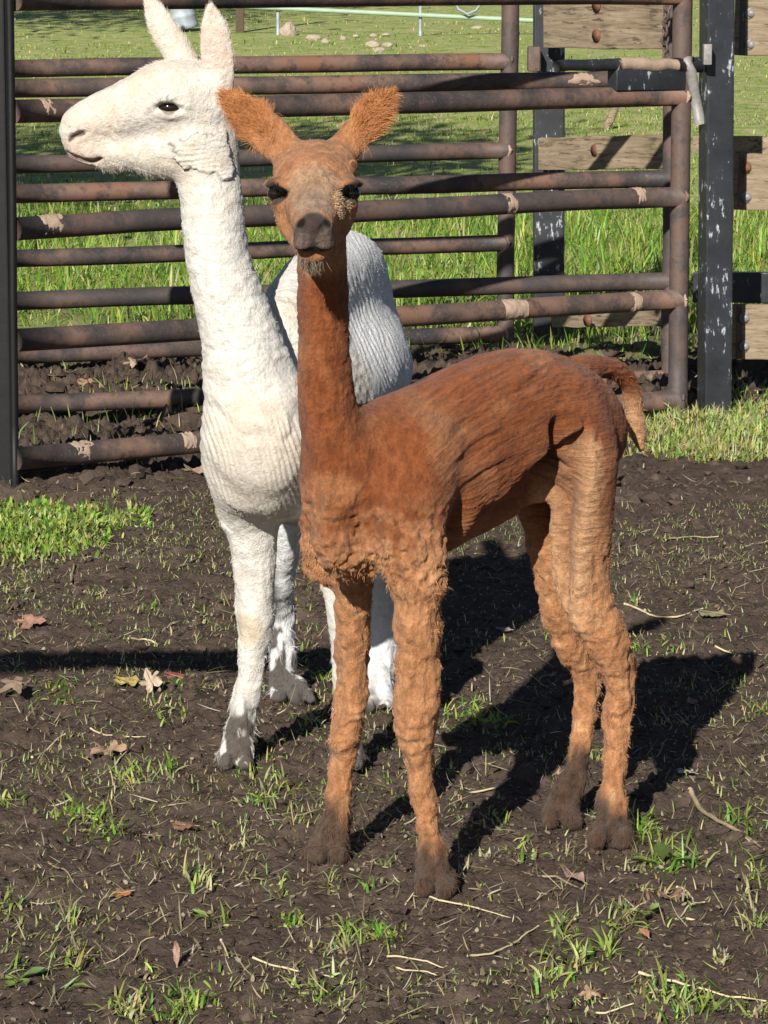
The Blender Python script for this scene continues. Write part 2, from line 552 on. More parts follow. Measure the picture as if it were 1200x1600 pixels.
# ------------------------------------------------------------------ bodies grown from smooth-blended limb chains
class Body:
    def __init__(s, lo, hi, h):
        s.h = h
        s.ax = [np.arange(lo[k], hi[k] + h, h) for k in range(3)]
        s.F = np.full([len(a) for a in s.ax], 0.2, dtype=np.float32)

    def _win(s, lo, hi):
        w = []
        for k in range(3):
            a = int(np.clip(np.floor((lo[k] - s.ax[k][0]) / s.h), 0, len(s.ax[k]) - 2))
            b = int(np.clip(np.ceil((hi[k] - s.ax[k][0]) / s.h) + 1, a + 1, len(s.ax[k])))
            w.append(slice(a, b))
        return tuple(w)

    def _field(s, st, lat, sub, pad):
        """distance to one limb: a spline of elliptical sections; st rows = x,y,z,ra,rb (ra along lat)"""
        st = np.asarray(st, dtype=np.float64)
        if len(st) > 2:
            n = len(st)
            Q = []
            ext = np.concatenate([[2 * st[0] - st[1]], st, [2 * st[-1] - st[-2]]])
            for i in range(n - 1):
                p0, p1, p2, p3 = ext[i:i + 4]
                for t in np.linspace(0, 1, sub, endpoint=False):
                    Q.append(0.5 * (2 * p1 + (p2 - p0) * t + (2 * p0 - 5 * p1 + 4 * p2 - p3) * t * t + (3 * p1 - p0 - 3 * p2 + p3) * t ** 3))
            Q.append(st[-1])
            Q = np.array(Q)
            Q[:, 3:] = np.maximum(Q[:, 3:], 0.002)
        else:
            Q = st
        m = Q[:, 3:].max() + pad
        w = s._win(Q[:, :3].min(0) - m, Q[:, :3].max(0) + m)
        D = np.full(s.F[w].shape, 0.2, dtype=np.float32)
        o = [q.start for q in w]
        lat = np.asarray(lat, dtype=np.float64)
        for A, B in zip(Q[:-1], Q[1:]):
            d = B[:3] - A[:3]
            L = np.linalg.norm(d)
            if L < 1e-6: continue
            T = d / L
            Ua = unit(lat - (lat @ T) * T)
            Va = np.cross(T, Ua)
            r = max(A[3:].max(), B[3:].max()) + pad
            ww = s._win(np.minimum(A[:3], B[:3]) - r, np.maximum(A[:3], B[:3]) + r)
            gx = s.ax[0][ww[0]][:, None, None] - A[0]
            gy = s.ax[1][ww[1]][None, :, None] - A[1]
            gz = s.ax[2][ww[2]][None, None, :] - A[2]
            tw = gx * T[0] + gy * T[1] + gz * T[2]
            t = np.clip(tw / L, 0, 1)
            wv = tw - t * L
            u = gx * Ua[0] + gy * Ua[1] + gz * Ua[2]
            v = gx * Va[0] + gy * Va[1] + gz * Va[2]
            a = A[3] + (B[3] - A[3]) * t
            b = A[4] + (B[4] - A[4]) * t
            c = np.minimum(a, b)
            k0 = (u / a) ** 2 + (v / b) ** 2 + (wv / c) ** 2
            k1 = (u / a ** 2) ** 2 + (v / b ** 2) ** 2 + (wv / c ** 2) ** 2
            k0 = np.sqrt(k0)
            dist = k0 * (k0 - 1) / np.sqrt(np.maximum(k1, 1e-9))
            dist = np.where(k0 < 1e-3, -c, dist)
            lw = tuple(slice(q.start - oo, q.stop - oo) for q, oo in zip(ww, o))
            D[lw] = np.minimum(D[lw], dist)
        return w, D

    def add(s, st, lat=(1, 0, 0), k=0.03, sub=5):
        w, D = s._field(st, lat, sub, k + 2 * s.h)
        A = s.F[w]
        h = np.maximum(k - np.abs(A - D), 0) / k
        s.F[w] = np.minimum(A, D) - h * h * k * 0.25

    def cut(s, st, lat=(1, 0, 0), k=0.006, sub=4):
        w, D = s._field(st, lat, sub, k + 2 * s.h)
        A = s.F[w]
        D = -D
        h = np.maximum(k - np.abs(A - D), 0) / k
        s.F[w] = np.maximum(A, D) + h * h * k * 0.25

    def mesh(s, smooth=2):
        F = s.F
        S = F < 0
        n = S[:-1, :-1, :-1].astype(np.int8)
        cnt = np.zeros_like(n)
        for a in (0, 1):
            for b in (0, 1):
                for c in (0, 1):
                    cnt += S[a:S.shape[0] - 1 + a, b:S.shape[1] - 1 + b, c:S.shape[2] - 1 + c]
        act = (cnt > 0) & (cnt < 8)
        I, J, K = np.nonzero(act)
        idx = np.full(act.shape, -1, dtype=np.int32)
        idx[I, J, K] = np.arange(len(I))
        acc = np.zeros((len(I), 3)); wsum = np.zeros(len(I))
        cor = [(a, b, c) for a in (0, 1) for b in (0, 1) for c in (0, 1)]
        for p in cor:
            for ax in range(3):
                if p[ax] == 1: continue
                q = list(p); q[ax] = 1
                f0 = F[I + p[0], J + p[1], K + p[2]]; f1 = F[I + q[0], J + q[1], K + q[2]]
                m = (f0 < 0) != (f1 < 0)
                t = np.where(m, f0 / np.where(m, f0 - f1, 1), 0)
                pt = np.zeros((len(I), 3)); pt[:] = p
                pt[:, ax] = t
                acc += pt * m[:, None]; wsum += m
        V = acc / wsum[:, None]
        V = (np.stack([I, J, K], -1) + V) * s.h + np.array([a[0] for a in s.ax])
        quads = []
        for ax in range(3):
            o = [x for x in range(3) if x != ax]
            sl0 = [slice(1, -1)] * 3; sl1 = [slice(1, -1)] * 3
            sl0[ax] = slice(0, -1); sl1[ax] = slice(1, None)
            s0 = S[tuple(sl0)]; s1 = S[tuple(sl1)]
            E = np.nonzero(s0 != s1)
            flip = s0[E]
            pos = [E[0].copy(), E[1].copy(), E[2].copy()]
            for x in o: pos[x] = pos[x] + 1
            def cell(du, dv):
                p = [q.copy() for q in pos]
                p[o[0]] -= du; p[o[1]] -= dv
                return idx[p[0], p[1], p[2]]
            q = np.stack([cell(1, 1), cell(0, 1), cell(0, 0), cell(1, 0)], -1)
            if ax == 1: flip = ~flip
            q[~flip] = q[~flip][:, ::-1]
            quads.append(q)
        Q = np.concatenate(quads)
        Q = Q[(Q >= 0).all(1)]
        # keep the one connected body, then relax the grid steps
        for _ in range(smooth):
            V = relax(V, Q, 0.5)
        return V, Q

def relax(V, Q, lam):
    n = len(V)
    e = np.concatenate([Q[:, [0, 1]], Q[:, [1, 2]], Q[:, [2, 3]], Q[:, [3, 0]]])
    A = np.zeros((n, 3)); c = np.bincount(e.ravel(), minlength=n)
    for ax in range(3):
        A[:, ax] = np.bincount(e[:, 0], V[e[:, 1], ax], n) + np.bincount(e[:, 1], V[e[:, 0], ax], n)
    return V + lam * (A / np.maximum(c, 1)[:, None] - V)

def normals(V, Q):
    N = np.cross(V[Q[:, 2]] - V[Q[:, 0]], V[Q[:, 3]] - V[Q[:, 1]])
    A = np.zeros_like(V)
    for ax in range(3):
        for k in range(4):
            A[:, ax] += np.bincount(Q[:, k], N[:, ax], len(V))
    return unit(A)

def strands(name, V, Q, N, C, parent, count, dens, length, flow, lift, mess, rad=0.0006, seed=1, npt=4, droop=0.0, label=None, cvar=0.25):
    """loose fleece as hair curves rooted on the body; dens, length, lift are per-vertex"""
    r = np.random.default_rng(seed)
    P0 = V[Q]
    area = 0.5 * np.linalg.norm(np.cross(P0[:, 2] - P0[:, 0], P0[:, 3] - P0[:, 1]), axis=1)
    w = area * dens[Q].mean(1)
    if w.sum() <= 0: return None
    f = r.choice(len(Q), count, p=w / w.sum())
    a, b = r.random(count), r.random(count)
    bw = np.stack([(1 - a) * (1 - b), a * (1 - b), a * b, (1 - a) * b], -1)
    g = lambda X: (X[Q[f]] * (bw[:, :, None] if X.ndim == 2 else bw)).sum(1)
    root, n, col = g(V), unit(g(N)), g(C)
    ln = g(length) * (0.45 + 0.9 * r.random(count))
    fl = g(flow)
    fl = fl - (fl * n).sum(1)[:, None] * n
    # locks: neighbouring strands share a bend
    lock = np.stack([noise3(root * 45 + 5.5 * k, 70 + k) for k in range(3)], -1)
    d = unit(n * g(lift)[:, None] + unit(fl) * 1.0 + lock * mess + r.normal(size=(count, 3)) * mess * 0.45)
    pts = np.zeros((count, npt, 3))
    p = root - n * 0.0015
    for k in range(npt):
        pts[:, k] = p
        step = ln[:, None] / (npt - 1)
        p = p + d * step
        d = unit(d + np.array([0, 0, -1]) * droop + r.normal(size=(count, 3)) * mess * 0.22 + lock[:, [1, 2, 0]] * mess * 0.35)
    hc = bpy.data.hair_curves.new(name)
    hc.add_curves([npt] * count)
    base = np.array(parent.matrix_world.translation)
    hc.attributes['position'].data.foreach_set('vector', (pts - base).reshape(-1, 3).astype(np.float32).ravel())
    rd = hc.attributes.get('radius') or hc.attributes.new('radius', 'FLOAT', 'POINT')
    prof = np.array([1.0] + [1.0 - 0.75 * k / (npt - 1) for k in range(1, npt)])
    rd.data.foreach_set('value', (rad * prof[None, :] * (0.7 + 0.6 * r.random((count, 1)))).astype(np.float32).ravel())
    at = hc.attributes.new('tint', 'FLOAT_COLOR', 'CURVE')
    cc = np.ones((count, 4), dtype=np.float32)
    cc[:, :3] = np.clip(col * (1 - cvar + 2 * cvar * r.random((count, 1))), 0, 0.9)
    at.data.foreach_set('color', cc.ravel())
    hc.materials.append(MAT['hair'])
    o = bpy.data.objects.new(name, hc)
    link(o, parent)
    if label: o['label'] = label
    return o

def eyeball(parent, c, r, squash=(1, 1, 1)):
    bm = bmesh.new()
    bmesh.ops.create_uvsphere(bm, u_segments=24, v_segments=16, radius=1.0)
    V = np.array([v.co[:] for v in bm.verts]) * np.array(squash) * r + np.asarray(c)
    q = [[v.index for v in f.verts] for f in bm.faces if len(f.verts) == 4]
    t = [[v.index for v in f.verts] for f in bm.faces if len(f.verts) == 3]
    bm.free()
    return obj('eye', V, [np.array(q), np.array(t)], MAT['eye'], parent)

def S(px, py, y, ra, rb=None, z=None):
    """a limb section measured in photo pixels at distance y"""
    p = U(px, py, y)
    m = mpp(y, p[2])
    return [p[0], p[1], p[2], ra * m, (rb if rb is not None else ra) * m]

VOX = 0.003

# ------------------------------------------------------------------ brown alpaca
BO = np.array([0.0, 5.26, 0.0])
BB = unit(np.array([0.78, 0.62, 0.0]))          # towards its tail
BL = np.array([BB[1], -BB[0], 0.0])             # its left side, facing us
def B(s, t, z): return BO + BB * s + BL * t + np.array([0, 0, z])

def build_brown():
    g = Body((-0.36, 4.86, -0.03), (0.60, 5.80, 1.36), VOX)
    tor = [(-0.115, .655, .036, .065), (-0.08, .662, .066, .105), (0.0, .672, .098, .140), (0.10, .692, .106, .145), (0.20, .722, .106, .145),
           (0.29, .742, .104, .138), (0.37, .745, .095, .118), (0.44, .725, .076, .090), (0.485, .70, .045, .055)]
    g.add([[*B(s, 0, z), hw, hh] for s, z, hw, hh in tor], BL, 0.03)
    # neck, breast
    g.add([S(532, 735, 5.215, 55, 70), S(520, 690, 5.20, 47, 60), S(511, 630, 5.19, 45, 52), S(507, 560, 5.185, 41, 47), S(505, 480, 5.185, 39, 44), S(503, 400, 5.185, 39, 44), S(498, 330, 5.185, 42, 46), S(494, 285, 5.17, 48, 46)], (1, 0, 0), 0.045)
    g.add([S(514, 790, 5.17, 26, 36), S(524, 850, 5.16, 34, 36), S(562, 878, 5.20, 50, 28)], (1, 0, 0), 0.03)
    # shoulders
    g.add([[*B(0.03, .075, .74), .05, .04], [*B(-0.02, .10, .63), .062, .045], [*B(-0.02, .118, .53), .042, .036]], BB, 0.04)
    g.add([[*B(0.03, -.075, .74), .05, .04], [*B(-0.03, -.10, .62), .058, .045], [*B(-0.03, -.115, .53), .045, .04]], BB, 0.04)
    # front legs (left nearer)
    g.add([S(651, 860, 5.165, 42, 48), S(653, 950, 5.16, 36, 40), S(651, 1040, 5.158, 35, 38), S(648, 1105, 5.155, 35, 38), S(649, 1145, 5.153, 33, 36), S(655, 1190, 5.157, 23, 27),
           S(665, 1250, 5.158, 19, 23), S(671, 1305, 5.158, 19, 23), S(676, 1345, 5.15, 25, 28), S(680, 1372, 5.145, 27, 29)], (1, 0, 0), 0.03)
    g.add([S(553, 880, 5.31, 36, 40), S(551, 950, 5.345, 29, 36), S(549, 1040, 5.355, 23, 30), S(545, 1100, 5.355, 27, 31), S(541, 1145, 5.352, 26, 30), S(537, 1195, 5.355, 19, 23),
           S(530, 1255, 5.355, 20, 23), S(522, 1295, 5.35, 25, 27), S(516, 1325, 5.345, 29, 29)], (1, 0, 0), 0.022)
    # hind legs
    g.add([[*B(.36, .050, .79), .062, .045], [*B(.372, .075, .70), .072, .050], S(911, 760, 5.45, 54, 48), S(908, 830, 5.46, 53, 44), S(908, 890, 5.465, 50, 42), S(922, 950, 5.47, 44, 36), S(946, 1000, 5.48, 38, 32),
           S(966, 1045, 5.5, 31, 28), S(969, 1095, 5.5, 24, 23), S(962, 1170, 5.495, 19, 21), S(957, 1235, 5.485, 19, 21), S(955, 1270, 5.475, 23, 24), S(953, 1296, 5.465, 24, 26)], BB, 0.025)
    g.add([[*B(.37, -.050, .79), .062, .045], [*B(.40, -.07, .70), .070, .048], [*B(.43, -.075, .60), .068, .044], S(880, 880, 5.585, 46, 40), S(876, 945, 5.59, 36, 34), S(892, 1000, 5.61, 30, 28),
           S(914, 1050, 5.63, 24, 23), S(916, 1100, 5.63, 19, 20), S(907, 1170, 5.62, 18, 19), S(895, 1220, 5.61, 18, 19), S(884, 1250, 5.605, 21, 21), S(876, 1270, 5.6, 23, 24)], BB, 0.02)
    # toes
    for px, py, y in ((680, 1384, 5.13), (513, 1334, 5.33), (953, 1307, 5.45), (874, 1279, 5.585)):
        for dx in (-13, 13):
            g.add([S(px + dx, py - 8, y + 0.01, 15, 16), S(px + dx * 1.15, py + 3, y - 0.03, 11, 10)], (1, 0, 0), 0.012)
    # tail
    g.add([S(905, 578, 5.56, 24, 24), S(940, 573, 5.60, 18, 18), S(968, 582, 5.635, 16, 16), S(985, 606, 5.66, 14, 15), S(990, 640, 5.665, 15, 15), S(996, 672, 5.665, 14, 14), S(1002, 699, 5.66, 6, 6)], (0.6, -.78, 0), 0.012)
    # head
    g.add([S(493, 262, 5.20, 56, 44), S(492, 264, 5.145, 65, 40), S(491, 284, 5.095, 62, 44), S(490, 314, 5.045, 48, 40), S(490, 341, 5.0, 36, 32), S(490, 356, 4.965, 30, 26)], (1, 0, 0), 0.02)
    g.add([S(494, 318, 5.15, 66, 40), S(492, 345, 5.10, 60, 34), S(491, 372, 5.04, 42, 24), S(490, 392, 4.99, 27, 14)], (1, 0, 0), 0.025)
    g.add([S(450, 312, 5.09, 25, 24), S(455, 345, 5.065, 20, 18)], (1, 0, 0), 0.02)
    g.add([S(534, 312, 5.09, 25, 24), S(527, 345, 5.065, 20, 18)], (1, 0, 0), 0.02)
    g.add([S(452, 246, 5.15, 16, 20), S(532, 246, 5.15, 16, 20)], (0, 1, 0), 0.02)
    # upper lip halves and nose pad
    g.add([S(474, 379, 4.962, 17, 17), S(478, 356, 4.955, 17, 16)], (1, 0, 0), 0.008)
    g.add([S(505, 379, 4.962, 18, 17), S(502, 356, 4.955, 17, 16)], (1, 0, 0), 0.008)
    g.add([S(489, 401, 4.985, 18, 9), S(489, 405, 5.0, 22, 9)], (1, 0, 0), 0.008)
    # eye hollows, brows, lids
    for sx, x in ((-1, 434), (1, 547)):
        g.cut([S(x - sx * 6, 305, 5.035, 15, 11), S(x + sx * 5, 299, 5.058, 18, 13), S(x + sx * 14, 293, 5.085, 14, 10)], (1, 0, 0), 0.008)
        g.add([S(x - sx * 17, 289, 5.046, 9, 6), S(x + sx * 2, 286, 5.060, 11, 8), S(x + sx * 13, 286, 5.088, 9, 7)], (0, 1, 0), 0.010)
        g.add([S(x - sx * 8, 324, 5.052, 7, 5), S(x + sx * 6, 320, 5.068, 7, 5)], (0, 1, 0), 0.010)
    # nostrils and mouth slit
    g.cut([S(463, 342, 4.948, 7, 6), S(471, 349, 4.942, 8, 7), S(480, 358, 4.942, 5, 4)], (1, 0, 0), 0.004)
    g.cut([S(519, 343, 4.948, 7, 6), S(511, 350, 4.942, 8, 7), S(502, 359, 4.942, 5, 4)], (1, 0, 0), 0.004)
    g.cut([S(490, 362, 4.932, 3.5, 7), S(490, 392, 4.940, 3.5, 7)], (1, 0, 0), 0.004)
    g.cut([S(464, 394, 4.956, 13, 4), S(478, 396, 4.95, 15, 5), S(490, 392, 4.945, 15, 5.5), S(503, 396, 4.95, 15, 5), S(516, 394, 4.956, 13, 4)], (0, 1, 0), 0.004)
    # lump above the left eye, ears
    g.add([S(551, 256, 5.075, 7, 9), S(553, 260, 5.07, 6, 8)], (1, 0, 0), 0.005)
    g.add([S(452, 240, 5.17, 26, 15), S(429, 219, 5.18, 32, 13), S(401, 193, 5.19, 31, 11), S(374, 168, 5.20, 22, 9), S(353, 150, 5.205, 8, 5)], unit([1, 0, 1.05]), 0.014)
    g.add([S(532, 238, 5.17, 24, 15), S(553, 215, 5.18, 26, 13), S(574, 190, 5.19, 25, 11), S(594, 166, 5.20, 19, 9), S(610, 150, 5.205, 7, 5)], unit([1, 0, -0.85]), 0.014)
    g.cut([S(446, 226, 5.145, 16, 8), S(408, 196, 5.155, 20, 9), S(374, 166, 5.18, 11, 7)], unit([1, 0, 1.05]), 0.01)
    g.cut([S(548, 222, 5.145, 14, 8), S(572, 192, 5.155, 14, 9), S(594, 166, 5.18, 9, 7)], unit([1, 0, -0.85]), 0.01)
    V, Q = g.mesh(2)
    N = normals(V, Q)
    R = V - BO
    s, t, z = R @ BB, R @ BL, V[:, 2]
    # ---- fleece relief
    head = sstep(1.02, 1.07, z - 0.3 * (V[:, 1] - 5.18))
    nz = fbm(V * 14, 5, 3)
    leg = 1 - sstep(.50, .58, z)
    body = (1 - head) * (1 - leg)
    # thicker coat over the back that ends in a ragged edge above the clipped flank
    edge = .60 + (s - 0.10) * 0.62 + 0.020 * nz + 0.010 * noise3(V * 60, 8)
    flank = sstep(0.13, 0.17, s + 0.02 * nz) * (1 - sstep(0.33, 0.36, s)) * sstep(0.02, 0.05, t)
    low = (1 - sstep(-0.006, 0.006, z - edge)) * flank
    D = -0.020 * low - .014 * low * sstep(.16, .24, s)
    # fold of loose skin in front of the thigh
    D += -0.034 * np.exp(-((s - 0.300 + (z - .65) * .05 + .006 * noise3(V * 45, 61)) / 0.012) ** 2) * sstep(.54, .60, z) * (1 - sstep(.755, .785, z)) * sstep(0, .03, t)
    # pit behind the elbow
    q = np.exp(-(((s - 0.085) / 0.018) ** 2 + ((z - .605) / 0.05) ** 2)) * (t > 0.03)
    D += -0.024 * q
    # clipper ridges following the trunk
    ph = (z - 0.55 * s + 0.35 * s * s * 2) * 430 + 7 * fbm(V * 11, 15, 3) + 3 * noise3(V * 40, 16)
    trunk = body * sstep(-0.02, 0.06, s) * (1 - .85 * sstep(.29, .34, s) * (1 - sstep(.78, .83, z)))
    D += trunk * (0.0009 * sstep(-.3, .3, fbm(V * 13, 34, 2)) * np.sin(ph * 1.7) + 0.0030 * np.maximum(fbm(np.stack([s * 22, t * 20, (z - .5 * s) * 95], -1), 33, 4), -.1))
    for c0 in (0.685, 0.735, 0.775):           # a few proud seams between clipper strokes
        e = z - (c0 + 0.42 * (s - 0.1) + 0.018 * fbm(V * 8, 44, 2))
        D += body * sstep(0.02, 0.08, s) * (1 - sstep(.3, .36, s)) * (t > 0) * 0.0050 * sstep(-.15, .25, fbm(V * 12, 62, 2)) * sstep(-0.002, 0.004, e) * (1 - sstep(0.004, 0.035, e))
    # tufted breast, ragged lower edge, square tuft
    br = sstep(.50, .54, z) * (1 - sstep(.565, .70, z + .05 * nz)) * (1 - sstep(0.02, 0.08, s))
    D += br * (0.009 * fbm(V * 34, 9, 3) - .004 + 0.007 * np.abs(noise3(V * 62, 10)) + .004 * noise3(V * 110, 22))
    cT = U(527, 795, 5.09)
    j1, j2 = .009 * fbm(V * 40, 63, 3), .009 * fbm(V * 40, 65, 3)
    sq = (1 - sstep(0.022, 0.032, np.abs(V[:, 0] - cT[0] + j1))) * (1 - sstep(0.019, 0.029, np.abs(z - cT[2] + j2))) * (N[:, 1] < -0.2)
    D += sq * (.007 + .006 * fbm(V * 55, 66, 3))
    # legs: shaggy lumps, wrinkled knees; trodden wool at the feet
    D += leg * (0.0045 * fbm(V * 38, 11, 3) + 0.007 * sstep(.1, .5, fbm(V * np.array([22, 22, 13]), 12, 2)) - .002 + .0022 * noise3(V * 90, 23))
    for kp in (U(541, 1128, 5.32), U(640, 1160, 5.12)):
        D += .0028 * np.exp(-(np.linalg.norm(V - kp, axis=1) / .03) ** 2) * np.sin(z * 300 + 3 * noise3(V * 40, 24))
    D += leg * (1 - sstep(.07, .12, z)) * (0.009 * fbm(V * np.array([50, 50, 26]), 13, 3) + .004)
    neck = sstep(.69, .80, z + .06 * nz) * (1 - head) * (1 - sstep(-0.09, 0.0, s + .03 * nz))
    D += neck * (0.0025 * fbm(V * np.array([45, 45, 45]), 17, 3) + 0.0004 * np.sin(z * 520 + 14 * fbm(V * 16, 18, 2)) + .0018 * fbm(V * 95, 27, 2))
    D += head * 0.0012 * fbm(V * 60, 19, 3)
    D += (1 - head) * 0.0015 * fbm(V * 70, 20, 2)
    V = V + N * D[:, None]
    V = relax(V, Q, 0.15)
    N = normals(V, Q)
    # ---- colour of the coat, with some light and shade painted in
    ruf = np.array([.210, .064, .020]); tan = np.array([.43, .205, .092]); pale = np.array([.55, .33, .18])
    mud = np.array([.060, .040, .029]); grey = np.array([.165, .105, .075]); orange = np.array([.40, .175, .068])
    n1 = fbm(V * 9, 51, 3); n2 = fbm(V * 45, 52, 3)
    C = np.zeros_like(V) + ruf
    mx = lambda C, c, m: C + (np.asarray(c) - C) * np.clip(m, 0, 1)[:, None]
    C = mx(C, tan, 1 - sstep(.50, .66, z + .05 * n1))
    C = mx(C, tan, .45 * sstep(.05, .5, n1) * body)
    th = sstep(0.30, 0.325, s) * (1 - sstep(.36, .40, s)) * (t > 0.0) * (1 - sstep(.72, .76, z))
    C = mx(C, pale, .75 * th * sstep(.1, .3, N @ (-BB) + 0.2))  # forward-facing side paler: sunlight on the thigh painted into the coat
    C = mx(C, ruf * .8, low * .55)  # recessed flank darkened: shade below the coat edge painted in
    C = mx(C, pale, sstep(.25, .6, n2) * (1 - sstep(.45, .55, z)) * .5)
    C = mx(C, tan * 1.05, head * .8)
    C = mx(C, orange, head * sstep(.24, .245, z - .96) * 0 )
    C = mx(C, pale * 1.0, br * .25 * (n2 > 0))
    # head: grey-brown bridge and muzzle, dark nose, eye rims with socket shade painted in
    def near(p, r, f=1.4): return 1 - sstep(r / f, r * f, np.linalg.norm(V - p, axis=1))
    C = mx(C, np.array([.38, .24, .145]), head * .9 * near(U(490, 292, 5.03), .040))
    C = mx(C, np.array([.30, .20, .135]), head * near(U(490, 320, 4.99), .032))
    pad = head * near(U(490, 372, 4.945), .036, 1.2)
    C = mx(C, np.array([.085, .062, .052]), pad)
    C = mx(C, np.array([.055, .039, .033]), head * near(U(490, 346, 4.94), .021, 1.25))
    for x in (468, 514): C = mx(C, np.array([.006, .005, .005]), near(U(x, 347, 4.943), .0095, 1.2))
    for x in (434, 548): C = mx(C, np.array([.03, .02, .015]), .93 * near(U(x + (x - 490) * .05, 300, 5.062), .0225, 1.25))
    C = mx(C, np.array([.05, .03, .02]), .8 * near(U(552, 257, 5.06), .009, 1.2))
    for x in (472, 481, 490, 499, 508): C = mx(C, np.array([.008, .006, .006]), near(U(x, 395, 4.956), .0078, 1.3))
    for x in (473, 506): C = mx(C, np.array([.15, .112, .093]), near(U(x, 378, 4.942), .013, 1.35) * .8)
    ear = sstep(1.235, 1.26, z + .15 * (np.abs(V[:, 0] + .117) - .07)) * sstep(.055, .07, np.abs(V[:, 0] + .117))
    C = mx(C, orange, ear * .85)
    tl = sstep(.51, .54, s)
    C = mx(C, pale, tl * (1 - sstep(.74, .80, z)) * .7)
    # tan wool left on the left cheek
    cheek = near(U(533, 322, 5.03), .020, 1.3)
    C = mx(C, np.array([.40, .27, .16]), cheek * .9)
    # mud on the feet, higher on the far hind foot
    mz = .085 + .035 * n1 + .02 * n2 + .06 * ((s > .36) & (t < 0)) + .015 * (t < -.05)
    mz = mz + .03 * fbm(V * np.array([60, 60, 10]), 57, 2)
    wet = 1 - sstep(mz - .035, mz + .03, z)
    C = mx(C, mud, wet * .95)
    C = C * (1 + .13 * n2[:, None])
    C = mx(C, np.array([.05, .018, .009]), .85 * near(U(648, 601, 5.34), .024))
    dz = .03 * fbm(V * 14, 58, 3)
    w = 1 - sstep(.47, .56, z + dz)
    fr = 1 - sstep(-.04, .05, s + dz)
    gt = np.stack([s * 13, (z - .55 * s + .7 * s * s) * 130, t * 45], -1)
    share = np.clip(np.maximum(np.maximum(w, fr), neck + head), 0, 1)
    grain = (gt, V * np.array([72, 72, 30]), share)
    root = empty('alpaca', (BO[0] + .18, BO[1] + .14, 0), 'young rust brown shorn alpaca standing in front of the white one and facing us', 'alpaca', 'two shorn alpacas in the pen')
    body_o = obj('body', V, [Q], MAT['brown'], root, True, np.clip(C, 0, 1), grain=grain)
    for x, y in ((433, 5.077), (548, 5.077)):
        eyeball(root, U(x, 302, y), mpp(5.07) * 15, (1.0, .8, .8))
    # ---- loose wool
    flow = np.zeros_like(V); flow[:, 2] = -1
    flow += (BB * 0.9)[None, :] * body[:, None] * (s > 0)[:, None]
    inward = V - np.array([-.117, 5.2, 1.10])
    flow[ear > .3] = unit(inward[ear > .3])
    one = np.ones(len(V))
    dn = .8 * body + 1.0 * leg + .7 * neck + 1.0 * head
    dn = np.where(near(U(490, 362, 4.95), .045) > .4, .04, dn)
    for x in (434, 547): dn = np.where(np.linalg.norm(V - U(x, 304, 5.06), axis=1) < .024, 0, dn)
    strands('short_fleece', V, Q, N, C * 1.05, root, 130000, dn, .0040 * one + .001 * leg, flow, .40 * one, .75, .00033, 3, 3, cvar=.35)
    lo = leg * sstep(.12, .4, fbm(V * np.array([22, 22, 13]), 71, 2)) * (z > .01) + .5 * wet * (z > .012)
    strands('leg_wool', V, Q, N, C * 1.02, root, 4200, lo, (.009 + .006 * wet) * one, flow, .28 * one, .55, .0006, 4, 5, .15)
    strands('ear_fringe', V, Q, N, np.clip(C * 1.25, 0, 1), root, 8000, ear, .018 * one, flow, .48 * one, .45, .00034, 5, 5, .22)
    rag = br * (1 - sstep(.55, .60, z)) + tl * 1.6
    strands('breast_tufts', V, Q, N, C, root, 2600, rag, .011 * one, flow, .35 * one, .9, .0006, 6, 5, .15)
    lash = np.zeros(len(V))
    for x in (434, 547): lash = np.maximum(lash, near(U(x, 293, 5.052), .010, 1.3))
    strands('eyelashes', V, Q, N, C * 0 + .012, root, 350, lash, .013 * one, flow * 0 + np.array([0, -1, -.5]), .4 * one, .3, .0005, 7, 4, .1)
    chin = near(U(482, 408, 5.0), .022, 1.5)
    strands('chin_whiskers', V, Q, N, C * 0 + np.array([.22, .17, .12]), root, 500, chin, .020 * one, flow, .5 * one, .5, .0005, 8, 4, .1)
    lump = near(U(553, 310, 5.035), .016, 1.5) + near(U(529, 317, 5.02), .016, 1.5)
    strands('cheek_wool', V, Q, N, C * 0 + np.array([.42, .29, .17]), root, 1100, lump, .009 * one, flow, .8 * one, 1.0, .0006, 9, 5, .0)
    return root

